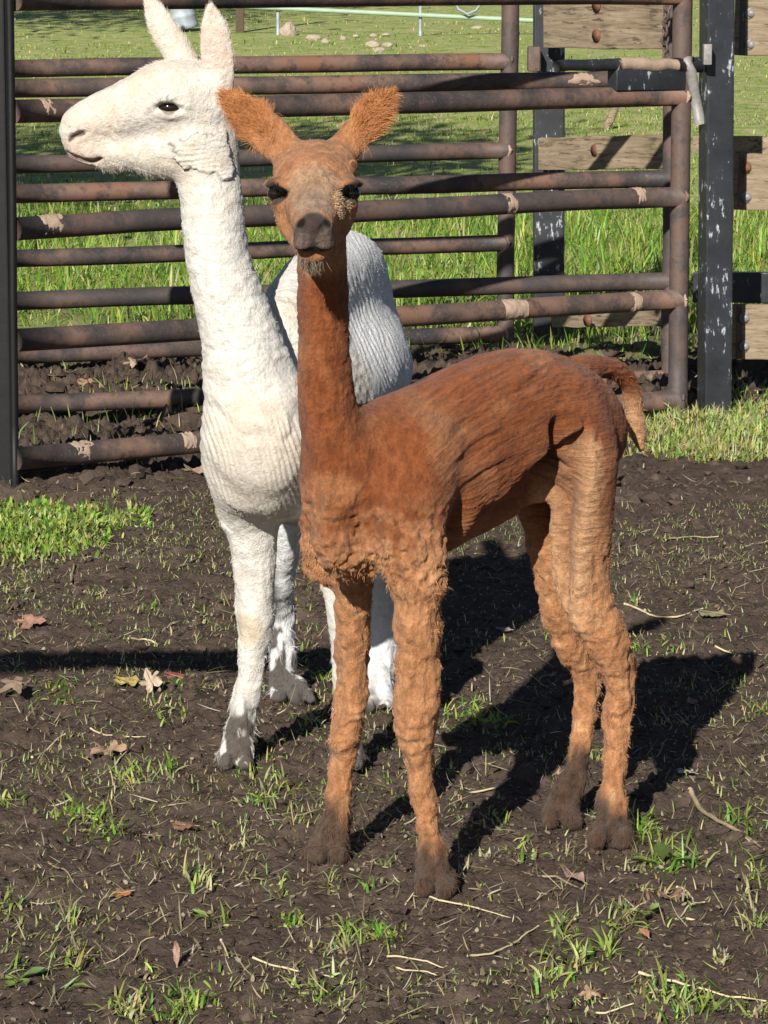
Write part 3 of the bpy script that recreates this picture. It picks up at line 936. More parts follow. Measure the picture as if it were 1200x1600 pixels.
# ------------------------------------------------------------------ white alpaca
def build_white():
    g = Body((-0.72, 5.68, -0.03), (0.16, 6.82, 1.54), VOX)
    # trunk, chest to rump
    g.add([S(412, 690, 5.86, 80, 95), S(418, 690, 5.93, 98, 108), S(445, 640, 6.08, 106, 118), S(485, 605, 6.25, 114, 118), S(520, 575, 6.42, 118, 112), S(535, 572, 6.55, 108, 100), S(540, 575, 6.64, 72, 75)], (1, 0, 0), 0.04)
    g.add([S(440, 520, 6.02, 50, 60), S(482, 455, 6.18, 52, 56), S(525, 425, 6.36, 56, 60), S(548, 428, 6.52, 58, 62), S(556, 480, 6.62, 52, 60)], (1, 0, 0), 0.09)
    g.add([S(400, 766, 5.87, 48, 34), S(412, 776, 5.92, 60, 34), S(470, 780, 6.05, 70, 40)], (1, 0, 0), 0.04)
    g.add([S(365, 720, 5.92, 45, 60), S(375, 790, 5.97, 38, 45)], (1, 0, 0), 0.03)
    # neck
    g.add([S(312, 190, 5.905, 52, 50), S(322, 245, 5.90, 51, 51), S(329, 300, 5.895, 49, 52), S(335, 360, 5.885, 49, 53), S(341, 410, 5.88, 50, 56), S(358, 470, 5.875, 56, 60), S(380, 540, 5.87, 62, 66), S(394, 610, 5.87, 74, 72), S(402, 670, 5.875, 84, 78)], (1, 0, 0), 0.04)
    # front legs
    g.add([S(386, 730, 5.94, 50, 56), S(393, 795, 5.97, 42, 48), S(397, 855, 5.985, 36, 41), S(398, 910, 5.985, 31, 36), S(399, 970, 5.985, 28, 33), S(394, 1020, 5.985, 22, 27), S(390, 1065, 5.985, 20, 24), S(381, 1110, 5.985, 20, 23), S(374, 1150, 5.98, 23, 25), S(370, 1180, 5.975, 25, 26)], (1, 0, 0), 0.02)
    g.add([S(520, 780, 5.95, 42, 48), S(530, 850, 5.96, 36, 40), S(538, 950, 5.96, 28, 32), S(541, 1050, 5.96, 22, 25), S(542, 1130, 5.955, 20, 23), S(542, 1180, 5.95, 25, 26)], (1, 0, 0), 0.02)
    # hind legs
    g.add([S(468, 640, 6.50, 58, 80), S(458, 740, 6.50, 46, 66), S(448, 830, 6.52, 28, 44), S(441, 900, 6.58, 20, 32), S(440, 960, 6.63, 19, 26), S(441, 1020, 6.615, 20, 24), S(442, 1055, 6.605, 21, 24), S(444, 1080, 6.59, 23, 25)], (1, 0, 0), 0.02)
    g.add([S(580, 640, 6.46, 55, 80), S(590, 740, 6.46, 46, 66), S(597, 850, 6.48, 30, 44), S(599, 930, 6.53, 24, 32), S(597, 1000, 6.56, 24, 27), S(594, 1060, 6.53, 23, 25), S(592, 1092, 6.505, 22, 24)], (1, 0, 0), 0.02)
    for px, py, y in ((368, 1194, 5.95), (543, 1194, 5.93), (450, 1088, 6.57), (591, 1102, 6.48)):
        for dx in (-12, 12):
            g.add([S(px + dx, py - 8, y + 0.01, 14, 15), S(px + dx * 1.2, py + 2, y - 0.03, 10, 9)], (1, 0, 0), 0.012)
    g.add([S(462, 1066, 6.57, 12, 12), S(486, 1092, 6.54, 7, 7)], (1, 0, 0), 0.012)
    # head in profile
    yh = 5.90
    Hs = lambda px, py, dy, rz: S(px, py, yh, dy / mpp(yh, 1.2), rz)
    g.add([Hs(318, 160, .070, 52), Hs(290, 152, .078, 58), Hs(255, 156, .076, 58), Hs(220, 167, .064, 51), Hs(185, 178, .053, 45), Hs(155, 188, .045, 40), Hs(130, 197, .040, 34), Hs(116, 204, .032, 24)], (0, 1, 0), 0.02)
    g.add([Hs(312, 215, .062, 60), Hs(275, 228, .060, 52), Hs(240, 234, .050, 42), Hs(205, 234, .042, 33), Hs(175, 235, .037, 27), Hs(145, 234, .034, 26), Hs(121, 231, .029, 19)], (0, 1, 0), 0.02)
    g.add([Hs(184, 252, .026, 15), Hs(162, 256, .022, 10)], (0, 1, 0), 0.008)
    # brow, lower lid, eye hollow, nostril, mouth
    yn = yh - .068
    g.cut([S(248, 168, yn - .006, 10, 7), S(264, 167, yn - .010, 13, 9), S(283, 171, yn - .006, 9, 6)], (0, 1, 0), 0.006)
    g.add([S(240, 159, yn + .004, 8, 5), S(254, 154, yn - .002, 9, 6), S(270, 153, yn - .002, 9, 6), S(290, 164, yn + .002, 8, 5)], (0, 1, 0), 0.009)
    g.add([S(246, 177, yn + .006, 7, 4), S(264, 182, yn + .002, 8, 5), S(284, 178, yn + .004, 7, 4)], (0, 1, 0), 0.009)
    g.cut([S(111, 217, yh - .028, 8, 4), S(122, 210, yh - .038, 10, 4.5), S(135, 207, yh - .044, 8, 2.5)], (0, 1, 0), 0.005)
    g.cut([S(104, 238, yh - .012, 8, 3), S(116, 244, yh - .020, 10, 3), S(132, 249, yh - .022, 10, 3.2), S(146, 251, yh - .022, 10, 4), S(158, 247, yh - .030, 7, 3)], (0, 1, 0), 0.004)
    # ears: near one turned to us, far one leaning forward
    g.add([S(345, 160, 5.865, 15, 14), S(343, 125, 5.855, 23, 12), S(339, 85, 5.85, 26, 9), S(335, 45, 5.85, 22, 7), S(331, 20, 5.85, 13, 5), S(329, 8, 5.85, 5, 4)], (1, 0, 0.05), 0.014)
    g.cut([S(341, 135, 5.828, 9, 8), S(339, 95, 5.826, 18, 11), S(335, 50, 5.832, 16, 9), S(331, 24, 5.84, 7, 6)], (1, 0, 0.05), 0.005)
    g.cut([S(276, 85, 5.935, 12, 9), S(257, 48, 5.942, 14, 8), S(240, 14, 5.955, 8, 6)], unit([1, 0, 0.55]), 0.006)
    g.add([S(292, 112, 5.955, 24, 15), S(277, 82, 5.96, 23, 12), S(256, 46, 5.965, 22, 9), S(239, 12, 5.97, 15, 6), S(230, -8, 5.97, 5, 4)], unit([1, 0, 0.55]), 0.014)
    V, Q = g.mesh(2)
    N = normals(V, Q)
    z = V[:, 2]
    x0 = V[:, 0]
    m = mpp(5.9, 1.2)
    # head in its own measure: u along the profile towards the nose, from the poll
    hp = U(300, 160, yh)
    head = sstep(1.13, 1.17, z + 0.55 * np.maximum(hp[0] - x0, 0))
    leg = 1 - sstep(.49, .57, z)
    body = (1 - head) * (1 - leg)
    nz = fbm(V * 12, 105, 3)
    rear = sstep(6.12, 6.2, V[:, 1])
    zz = z + .10 * nz
    neck = body * (1 - rear) * sstep(.64, .84, zz)
    chest = body * (1 - rear) * (1 - sstep(.64, .84, zz))
    D = neck * (0.0030 * fbm(V * np.array([38, 38, 85]), 106, 3) + 0.0022 * np.abs(noise3(V * np.array([60, 60, 100]), 107)) * sstep(-.3, .3, fbm(V * 11, 125, 2)))
    # comb lines left by the clippers
    D += body * rear * 0.0009 * sstep(-.35, .25, fbm(V * 10, 121, 2)) * np.sin((x0 * 1.0 + .38 * (z - .8) + .10 * V[:, 1]) * 700 + 10 * fbm(V * 9, 108, 3))
    D += chest * 0.0013 * np.sin((x0 + .3 * z) * 640 + 5 * fbm(V * 9, 109, 3))
    D += body * 0.0022 * fbm(V * 22, 110, 3)
    # fleece edge: breast fold under the neck, ragged patch on the jaw
    e = z - (.655 + .05 * nz + 1.2 * (np.sqrt((x0 + .225) ** 2 + .0012) - .03))
    D += body * (1 - rear) * 0.0055 * sstep(-.010, .012, e) * (1 - sstep(.012, .10, e))
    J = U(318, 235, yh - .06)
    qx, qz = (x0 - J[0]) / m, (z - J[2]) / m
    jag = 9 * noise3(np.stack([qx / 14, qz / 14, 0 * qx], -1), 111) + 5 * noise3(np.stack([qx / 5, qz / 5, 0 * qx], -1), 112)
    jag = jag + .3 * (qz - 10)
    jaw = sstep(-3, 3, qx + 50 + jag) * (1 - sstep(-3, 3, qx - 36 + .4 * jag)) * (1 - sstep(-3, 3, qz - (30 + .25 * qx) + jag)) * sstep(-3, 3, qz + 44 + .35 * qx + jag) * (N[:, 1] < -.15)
    D += jaw * (0.0070 + 0.0013 * np.sin(qz * .95 + 3.5 * noise3(np.stack([qx / 18, qz / 18, 0 * qx], -1), 113)))
    D += head * (1 - jaw) * (0.0016 * fbm(V * 38, 114, 3) + .0007 * noise3(V * 120, 115))
    wr = np.exp(-(((x0 - U(190, 215, yh)[0]) / .03) ** 2 + ((z - U(190, 215, yh)[2]) / .03) ** 2))
    D += wr * .0018 * np.sin((x0 * .9 + z * .35) * 700 + 4 * noise3(V * 50, 116))
    D += leg * (0.0035 * fbm(V * 36, 117, 3) + .004 * sstep(.15, .5, fbm(V * np.array([24, 24, 13]), 118, 2)))
    D += leg * (1 - sstep(.10, .16, z)) * .006 * fbm(V * np.array([60, 60, 35]), 119, 2)
    V = V + N * D[:, None]
    V = relax(V, Q, .12)
    N = normals(V, Q)
    n1 = fbm(V * 8, 151, 3); n2 = fbm(V * 40, 152, 3)
    wh = np.array([.66, .635, .585]); cream = np.array([.61, .52, .41]); pink = np.array([.62, .45, .37]); mud = np.array([.055, .041, .033])
    mx = lambda C, c, mm: C + (np.asarray(c) - C) * np.clip(mm, 0, 1)[:, None]
    def near(p, r, f=1.4): return 1 - sstep(r / f, r * f, np.linalg.norm(V - p, axis=1))
    C = np.zeros_like(V) + wh
    C = mx(C, np.array([.68, .69, .705]), rear * .8)
    C = mx(C, cream, sstep(.08, .55, n1) * .6 * (1 - rear))
    C = mx(C, cream * .97, head * (.25 + .4 * sstep(-.1, .4, n2)))
    C = mx(C, np.array([.66, .50, .33]), head * near(U(225, 125, yh - .05), .03) * .35)
    C = mx(C, pink, head * near(U(122, 236, yh - .03), .026) * .55)
    C = mx(C, np.array([.30, .20, .16]), near(U(124, 210, yh - .042), .009, 1.3) * .8)
    C = mx(C, np.array([.26, .17, .14]), near(U(148, 250, yh - .042), .010, 1.4) * .7)
    def mark(pts, rp):                                      # along a crease on the near side of the face
        q = np.array([U(px, py, yh) for px, py in pts]); d = np.full(len(V), 9.0)
        for A, Bp in zip(q[:-1], q[1:]):
            e = (Bp - A)[[0, 2]]; w_ = V[:, [0, 2]] - A[[0, 2]]
            tt = np.clip(w_ @ e / (e @ e), 0, 1)
            d = np.minimum(d, np.linalg.norm(w_ - tt[:, None] * e, axis=1))
        return head * (V[:, 1] < yh) * (1 - sstep(rp * .5 * m, rp * 1.5 * m, d))
    C = mx(C, pink * .9, mark([(110, 232), (128, 240), (150, 246)], 13) * .35)
    C = mx(C, np.array([.13, .085, .07]), mark([(103, 239), (116, 245), (132, 250), (146, 252), (157, 247)], 2.6) * .85)
    C = mx(C, np.array([.09, .06, .05]), mark([(111, 218), (119, 211), (134, 207)], 2.8) * .9)
    C = mx(C, np.array([.12, .09, .075]), near(U(264, 169, yn), .0145, 1.2) * .7)
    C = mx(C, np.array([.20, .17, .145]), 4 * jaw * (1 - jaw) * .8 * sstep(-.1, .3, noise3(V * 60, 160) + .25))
    C = mx(C, cream, chest * .35)
    C = mx(C, np.array([.60, .45, .28]), leg * near(U(385, 985, 5.95), .03) * .6)
    C = mx(C, pink, (1 - sstep(1.15, 1.25, z)) * 0)
    earm = sstep(U(0, 118, yh)[2], U(0, 95, yh)[2], z)
    inn = earm * np.maximum(near(U(339, 95, 5.84), .030, 1.3), near(U(335, 55, 5.84), .024, 1.3))
    C = mx(C, np.array([.60, .46, .38]), inn * (.55 + .35 * np.sin(V[:, 2] * 420 + 5 * noise3(V * 50, 163))))
    C = mx(C, np.array([.68, .55, .45]), earm * .4 * (N[:, 1] < -.3) * (1 - inn))
    mz = .135 + .05 * n1 + .03 * n2 + .10 * (V[:, 1] > 6.3) * (x0 < -.1) - .09 * (V[:, 1] > 6.3) * (x0 > -.1)
    wet = 1 - sstep(mz - .03, mz + .03, z)
    C = mx(C, mud, wet * .93 * sstep(-.25, .05, fbm(V * np.array([55, 55, 22]), 161, 3) + .22 - .35 * (z - .03) / .12))
    C = C * (1 + .06 * n2[:, None])
    gr = np.stack([(x0 + .38 * (z - .8) + .1 * V[:, 1]) * 120, (z - .3 * x0) * 22, V[:, 1] * 30], -1)
    grain = (gr, V * np.array([60, 60, 42]), 1 - np.clip(body * np.clip(rear + chest, 0, 1), 0, 1))
    root = empty('alpaca', (-.14, 6.2, 0), 'taller white shorn alpaca standing behind the brown one with its head in profile', 'alpaca', 'two shorn alpacas in the pen')
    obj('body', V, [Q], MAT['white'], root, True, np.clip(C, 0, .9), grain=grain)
    eyeball(root, U(265, 168, yn + .009), mpp(5.9, 1.2) * 15, (1.25, .8, .75))
    flow = np.zeros_like(V); flow[:, 2] = -1
    flow[:, 1] += .8 * rear
    flow[head > .5] = np.array([.8, .1, -.5])
    fe = earm > .3
    flow[fe] = unit(V[fe] - np.where(V[fe][:, 1:2] > 5.91, U(292, 130, 5.96), U(345, 165, 5.86)))
    one = np.ones(len(V))
    dn = .6 * body + 1.1 * leg + .30 * head * (1 - earm)
    dn = np.where(np.linalg.norm(V - U(264, 168, yn), axis=1) < .02, 0, dn)
    strands('short_fleece', V, Q, N, np.clip(C * 1.03, 0, .9), root, 80000, dn, .0040 * one + .0008 * leg - .001 * head, flow, .45 * one, .75, .0003, 13, 3, cvar=.12)
    lo = leg * sstep(.12, .4, fbm(V * np.array([22, 22, 13]), 171, 2)) * (z > .01) + .5 * wet * (z > .012)
    strands('leg_wool', V, Q, N, C, root, 3200, lo, (.009 + .008 * wet) * one, flow, .28 * one, .55, .0006, 14, 5, .15, cvar=.2)
    rim = earm * (1 - .85 * (N[:, 1] < -.55))
    strands('ear_fringe', V, Q, N, np.clip(C * 1.05, 0, .9), root, 4500, rim, .010 * one, flow, .38 * one, .25, .00022, 15, 5, .03, cvar=.1)
    lash = near(U(262, 157, yn - .004), .014, 1.3)
    strands('eyelashes', V, Q, N, C * 0 + .05, root, 130, lash, .009 * one, flow * 0 + np.array([-.5, -1, -.6]), .35 * one, .25, .0003, 16, 4, .15)
    chin = near(U(175, 266, yh - .02), .026, 1.5) + .5 * near(U(235, 272, yh - .03), .03, 1.5)
    strands('chin_whiskers', V, Q, N, np.clip(C, 0, .85), root, 500, chin, .009 * one, np.zeros_like(V) + np.array([.3, 0, -1]), .5 * one, .4, .0003, 17, 4, .0, cvar=.1)
    return root

brown_alpaca = build_brown()
white_alpaca = build_white()

# ------------------------------------------------------------------ steel pipe panels
def crust_patch(P, T, r, half, ang0, ang1, seed, thick=0.0022):
    """ragged shell of dried mud or weld spatter wrapped round a pipe at P along T"""
    n, k = 22, 18
    T = unit(T)
    A = unit(np.cross(T, [0, 0, 1.0])); Bv = np.cross(A, T)
    half = half * .8
    u = np.linspace(-1, 1, n)[:, None]; a = np.linspace(ang0, ang1, k)[None, :]
    q = np.stack([u * 3 + 0 * a, a * 2 + 0 * u, 0 * u + 0 * a + seed * 3.7], -1)
    rag = fbm(q, seed, 4)
    edge = np.minimum(1 - np.abs(u), np.minimum(a - ang0, ang1 - a) / (ang1 - ang0) * 2)
    hgt = thick * np.clip((edge - .22 + 1.15 * rag) * 2.2, -1.6, 1) + thick * .4 * noise3(q * 3, seed + 5)
    rr = r + hgt
    V = P + T * (u * half)[..., None] + rr[..., None] * (np.cos(a)[..., None] * A + np.sin(a)[..., None] * Bv)
    i = (np.arange(n - 1)[:, None] * k + np.arange(k - 1)[None, :]).ravel()
    return V.reshape(-1, 3), [np.stack([i, i + 1, i + k + 1, i + k], -1)]

def weld(P, T, r, seed):
    a = np.linspace(0, 2 * math.pi, 15)[:-1]
    T = unit(T); A = unit(np.cross(T, [0, 0, 1.0])); Bv = np.cross(A, T)
    ring = np.array([P + (r + .002) * (math.cos(x) * A + math.sin(x) * Bv) + T * .004 * math.sin(5 * x + seed) for x in a])
    ring = np.concatenate([ring, ring[:1]])
    rad = .007 + .003 * np.sin(np.arange(15) * 2.7 + seed)
    rad[-1] = rad[0]
    return tube(ring, rad, 6, False, ref=tuple(T))

def panel(label, yl, yr, rails, r, pxl=24, x_up=None, uprights=(), welds=()):
    """rails: (py at px 25, px end, py end); the panel stands on the upright plane from yl (px 25) to yr (px 1050)"""
    def Pt(px, py):
        # intersect the pixel ray with the panel's vertical plane
        a = U(25, 700, yl)[:2]; b = U(1050, 600, yr)[:2]
        d = U(px, py, 1.0); dx, dy, dz = d[0], 1.0, d[2] - CAM_H
        n = np.array([b[1] - a[1], -(b[0] - a[0])])
        s = (n @ a) / (n[0] * dx + n[1] * dy)
        return np.array([dx * s, dy * s, CAM_H + dz * s])
    base = Pt(25, 700); base[2] = 0
    root = empty('pipe_gate', base, label, 'gate', 'overlapping steel pipe gates')
    out = []
    for k, (py0, px1, py1) in enumerate(rails):
        A, Bp = Pt(pxl, py0), Pt(px1, py1)
        P = line(A, Bp, 14, .004, k + int(yl * 10))
        V, F = tube(P, r, 20)
        o = obj('rail', V, F, MAT['rustdark' if (k * 7 + int(yl * 10)) % 3 == 0 else 'rust'], root)
        out.append((o, A, Bp))
        if welds:
            Vw, Fw = weld(Bp - unit(Bp - A) * .004, Bp - A, r, k)
            obj('weld', Vw, Fw, MAT['crust'] if k % 2 else MAT['rust'], o)
    for (p0, q0, p1, q1, ru) in uprights:
        A, Bp = Pt(p0, q0), Pt(p1, q1)
        V, F = tube(line(A, Bp, 12, .003, int(p0)), ru, 20)
        obj('upright', V, F, MAT['rustdark' if ru > .02 else 'darksteel'], root)
    return root, out, Pt

# far panel: its rails stop at the upright near px 795
far_gate, far_rails, farP = panel('rusty pipe gate farthest back, its rails ending at an upright left of the plank gate', 12.2, 13.35,
    [(107, 795, 95), (258, 792, 235), (405, 790, 379), (557, 788, 521)], .034, 10,
    uprights=[(798, -60, 789, 556, .036)], welds=True)
# middle panel
mid_gate, mid_rails, midP = panel('rusty pipe gate between the front gate and the farthest one', 10.85, 11.72,
    [(5, 1050, -40), (138, 1050, 125), (304, 1049, 279), (470, 1048, 439), (632, 1047, 591)], .032, 6,
    uprights=[(1050, -60, 1046, 640, .031)], welds=True)
# front panel with the latch
fr_gate, fr_rails, frP = panel('rusty pipe gate in front, carrying the latch and a thin left upright', 9.45, 11.02,
    [(-3, 1068, -9), (174, 1066, 151), (356, 1064, 306), (531, 1062, 468), (716, 1059, 624), (-189, 1070, -166), (-371, 1072, -322)], .0345, 24,  # last two rails, above the view, are added to shade the middle gate
    uprights=[(1072, -345, 1058, 645, .034), (8, -395, 25, 762, .0125)], welds=True)
for (gi, k, px, half, a0, a1, sd) in ((0, 1, 70, .030, 3.5, 5.2, 1), (0, 2, 75, .048, 2.6, 5.6, 2), (0, 4, 122, .050, 1.2, 3.4, 3), (0, 3, 800, .062, 1.7, 5.4, 4), (0, 3, 988, .030, 1.6, 4.9, 5),
                                      (0, 2, 792, .028, 1.9, 5.2, 6), (0, 2, 995, .026, 1.8, 4.6, 7), (1, 1, 905, .10, 1.0, 2.9, 8), (0, 4, 290, .03, 1.2, 3.0, 9)):
    o, A, Bp = (fr_rails, mid_rails)[gi][k]
    f = (px - 25) / (1055 - 25)
    # perspective: position along the rail from the pixel
    yl, yr = A[1], Bp[1]
    t = np.linspace(0, 1, 400)[:, None]
    Pp = A * (1 - t) + Bp * t
    q = Pp - np.array([0, 0, CAM_H])
    pxs = 600 + FOC * q[:, 0] / (q[:, 1] * cp - q[:, 2] * sp)
    P = Pp[np.argmin(np.abs(pxs - px))]
    Vc, Fc = crust_patch(P, Bp - A, (.0345, .032)[gi] + .0006, half, .55 - (a1 - a0) / 2, .55 + (a1 - a0) / 2, sd + 20)
    obj('mud_crust', Vc, Fc, MAT['crust'], o)
# foot flange of the thin upright
fl = U(28, 770, 9.40)
V, F = box(fl, (.092, .03, .012), np.array([[.96, .0, .1], [0, 1, 0], [-.1, 0, .96]]), .002, 1, 4, .006, 3)
o_fl = obj('foot_plate', V, F, MAT['crust'], fr_gate)

# latch: black plate, sliding rod, collar and drop handle
pa, pb = frP(956, 125), frP(1064, 124)
d = unit(pb - pa)
R = np.stack([d, unit(np.cross([0, 0, 1.0], d)), [0, 0, 1.0]], -1)
V, F = box((pa + pb) / 2 + np.array([0, -.012, 0]), (np.linalg.norm(pb - pa), .05, .070), R, .004)
plate = obj('latch_plate', V, F, MAT['black'], fr_gate)
off = np.array([0, -.02, 0])
rod_a, rod_b, rod_c, rod_d = [frP(x, y) + off for x, y in ((868, 103), (958, 101), (1062, 102), (1134, 101))]
V, F = tube(line(rod_a, rod_b + .02 * d, 10, .004, 3), [.019] * 5 + [.021] * 5, 14)
rod = obj('latch_rod', V, F, MAT['black'], fr_gate)
V, F = tube(line(rod_b, rod_c, 16, .006, 4), .023 + .003 * noise3(np.stack([np.linspace(0, 7, 16)] * 3, -1), 4), 14)
obj('mud_caked_sleeve', V, F, MAT['crust'], rod)
V, F = tube(line(rod_c - .02 * d, rod_d - .035 * d, 8, .002, 5), .0265, 16)
obj('collar', V, F, MAT['black'], rod)
V, F = tube(line(rod_d - .05 * d, rod_d, 5), .019, 12)
obj('rod_end', V, F, MAT['rust'], rod)
h0, h1 = frP(1074, 98) + off * 2.2, frP(1092, 192) + off * 2.0
V, F = tube(np.array([h0 + np.array([-.012, .03, .004]), h0 + np.array([0, -.004, .008]), h0 * .86 + h1 * .14, h0 * .5 + h1 * .5, h1]), [.020, .0225, .022, .0195, .0195], 14)
obj('drop_handle', V, F, MAT['steel'], rod)

# ------------------------------------------------------------------ plank gate, posts, plank fence
def wood_board(parent, A, Bp, hgt, thick, seed, name='plank'):
    """a weathered plank from A to Bp (centres of its ends)"""
    d = unit(Bp - A); L = np.linalg.norm(Bp - A)
    up = np.array([0, 0, 1.0]); up = unit(up - (up @ d) * d)
    nrm = np.cross(d, up)
    V, F = box((0, 0, 0), (L, thick, hgt), None, .005, 2, 14, .006, seed)
    M = Matrix(((d[0], nrm[0], up[0], (A[0] + Bp[0]) / 2), (d[1], nrm[1], up[1], (A[1] + Bp[1]) / 2), (d[2], nrm[2], up[2], (A[2] + Bp[2]) / 2), (0, 0, 0, 1)))
    return local_obj(name, (V, F), MAT['wood'], M, parent)

def bolt(parent, P, r, mat, nrm=(0, -1, 0)):
    """dome head on a washer, facing nrm"""
    bm = bmesh.new()
    bmesh.ops.create_cone(bm, segments=14, radius1=r * 1.35, radius2=r * 1.25, depth=r * .3, cap_ends=True)
    geo = bmesh.ops.create_uvsphere(bm, u_segments=6, v_segments=6, radius=r)
    for v in geo['verts']:
        v.co.z = max(v.co.z, 0) * .75 + r * .14
    V = np.array([v.co[:] for v in bm.verts])
    fs = [[v.index for v in f.verts] for f in bm.faces]
    tri = []
    for f in fs:
        for q in range(1, len(f) - 1): tri.append([f[0], f[q], f[q + 1]])
    bm.free()
    n = unit(np.array(nrm, dtype=float)); a = unit(np.cross(n, [0, 0, 1.0])); b = np.cross(n, a)
    V = np.asarray(P) + V[:, :1] * a + V[:, 1:2] * b + V[:, 2:] * n
    return obj('bolt', V, [np.array(tri)], mat, parent, True)

def steel_post(name, label, cx0, py0, cx1, py1, y, w, dpt, yaw, parent=None):
    A, Bp = U(cx0, py0, y), U(cx1, py1, y)
    d = unit(Bp - A)
    xa = unit(np.array([math.cos(yaw), math.sin(yaw), 0])); xa = unit(xa - (xa @ d) * d); ya = np.cross(d, xa)
    V, F = box((0, 0, 0), (w, dpt, np.linalg.norm(Bp - A)), None, .008, 3)
    R = np.stack([xa, ya, d], -1)
    V = V @ R.T + (A + Bp) / 2
    return V, F

# black square post the latch closes on
V, F = steel_post('gate_post', '', 1116, 660, 1122, -260, 11.06, .098, .098, .20)
gp = obj('gate_post', V, F, MAT['black'], None, False)
tag(gp, 'black square steel post with white scrapes on its left edge beside the latch handle', 'post')
keep = U(1105, 85, 10.96)
V, F = box(keep, (.028, .05, .07), None, .003)
obj('latch_keeper', V, F, MAT['steel'], gp)
# black post and frame edge at the left border
V, F = steel_post('frame_post', '', 6, 775, -14, -420, 9.5, .060, .060, 0)
lp = obj('frame_post', V, F, MAT['darksteel'], None, False)
tag(lp, 'black steel post at the left edge of the photo beside the thin gate upright', 'post')

# plank gate behind: black upright, three planks, bracket
pg_base = U(857, 545, 13.3)
pgate = empty('plank_gate', (pg_base[0], 13.3, 0), 'gate of weathered planks bolted to a black upright behind the latch', 'gate')
V, F = steel_post('upright', '', 857, 560, 858, -220, 13.3, .128, .09, .0)
obj('upright', V, F, MAT['black'], pgate, False)
yr_ = 12.35
for k, (t0, b0, t1, b1, bpx, bpys, x0) in enumerate(((-2, 75, -4, 76, 935, (8, 55), 855), (215, 267, 211, 262, 932, (234,), 848), (487, 512, 484, 508, 932, (496,), 868))):
    y0p = 13.18
    A = U(x0, (t0 + b0) / 2, y0p); Bp = U(1046, (t1 + b1) / 2, yr_)
    pl = wood_board(pgate, A, Bp, (b0 - t0) * mpp(12.8), .045, 31 + k)
    for q, by in enumerate(bpys):
        f = (bpx - x0) / (1046 - x0)
        bolt(pl, U(bpx, by, y0p + (yr_ - y0p) * f - .040), .019, MAT['rustbolt'], (-.2, -1, 0))
V, F = box(U(834, 92, 13.05), (.05, .09, .10), None, .006, 2, 0)
obj('hinge_bracket', V, F, MAT['rust'], pgate)
# triangular black gusset
g0, g1, g2 = U(845, 78, 13.12), U(882, 112, 13.12), U(845, 112, 13.12)
Vt = np.array([g0, g1, g2, g0 + [0, .05, 0], g1 + [0, .05, 0], g2 + [0, .05, 0]])
obj('gusset', Vt, [np.array([[0, 2, 1], [3, 4, 5]]), np.array([[0, 1, 4, 3], [1, 2, 5, 4], [2, 0, 3, 5]])], MAT['black'], pgate, False)
# chain hanging by the plank ends
ch = empty('chain', U(1041, 90, 11.45), 'rusty chain hanging beside the ends of the top plank', 'chain')
lk = None
for k in range(9):
    c = U(1041 + 2 * math.sin(k * .8), -18 + k * 13.2, 11.45)
    a = np.linspace(0, 2 * math.pi, 17)
    w_, h_ = .0125, .020
    ring = np.stack([w_ * np.cos(a), 0 * a, h_ * np.sin(a)], -1)
    yw = math.pi / 2 * (k % 2) + .4
    Rz = np.array([[math.cos(yw), -math.sin(yw), 0], [math.sin(yw), math.cos(yw), 0], [0, 0, 1]])
    V, F = tube(ring @ Rz.T + c, .0048, 6, False, ref=(math.sin(yw) + .01, math.cos(yw) * -1, .1))
    obj('link', V, F, MAT['rust'], ch)
# plank fence to the right of the black post
fb = U(1170, 600, 11.35)
pfence = empty('plank_fence', (fb[0], fb[1], 0), 'fence of weathered planks bolted to plates at the right edge of the photo', 'fence')
for k, (t, b, x0, bl, pmat) in enumerate(((-8, 85, 1152, ((1174, 21, 1), (1174, 70, 1)), 'black'), (241, 326, 1150, ((1168, 262, 0), (1168, 308, 1)), 'rust'), (475, 560, 1146, ((1165, 497, 1), (1165, 541, 1)), 'rust'))):
    A = U(x0, (t + b) / 2, 11.35); Bp = U(1500, (t + b) / 2 + 6, 10.9)
    pl = wood_board(pfence, A, Bp, (b - t) * mpp(11.35), .05, 41 + k)
    V, F = box(U(x0 + 18, (t + b) / 2, 11.31), (.062, .012, (b - t - 2) * mpp(11.3)), None, .002)
    plt_ = obj('bolt_plate', V, F, MAT[pmat], pfence, False)
    for (bx, by, s_) in bl:
        bolt(plt_, U(bx, by, 11.295), .0165, MAT['steel'] if s_ else MAT['rustbolt'])
for (t, b) in ((212, 240), (424, 472)):
    A = U(1085, (t + b) / 2, 11.75); Bp = U(1500, (t + b) / 2 + 4, 11.4)
    dd = unit(Bp - A)
    V, F = box((A + Bp) / 2, (np.linalg.norm(Bp - A), .05, (b - t) * mpp(11.6)), np.stack([dd, unit(np.cross([0, 0, 1.0], dd)), [0, 0, 1.0]], -1), .004)
    obj('back_rail', V, F, MAT['black'] if t > 300 else MAT['wood'], pfence, False)
V, F = steel_post('post', '', 1420, 640, 1420, -200, 11.3, .1, .1, 0)
obj('post', V, F, MAT['black'], pfence, False)

# overhead rail between us and the animals; only its shadow crosses the picture
sh0, sh1 = G(-300, 1047), G(525, 1026)
def lift(P, H): return np.array(P) + np.array(LDIR) / LDIR[2] * (H - P[2])
r0, r1 = lift(sh0, 2.0), lift(sh1, 2.0)
dirr = unit(r1 - r0)
r0 = r0 - dirr * 1.6
hr = empty('overhead_rail', (r0[0], r0[1], 0), 'dark overhead pipe rail whose shadow lies across the soil by the white alpaca', 'rail')
V, F = tube(line(r0, r1, 8), .056, 14)
obj('pipe', V, F, MAT['rust'], hr)
V, F = tube(line([r0[0], r0[1], -.1], r0 + [0, 0, .06], 4), .05, 14)
obj('post', V, F, MAT['black'], hr)

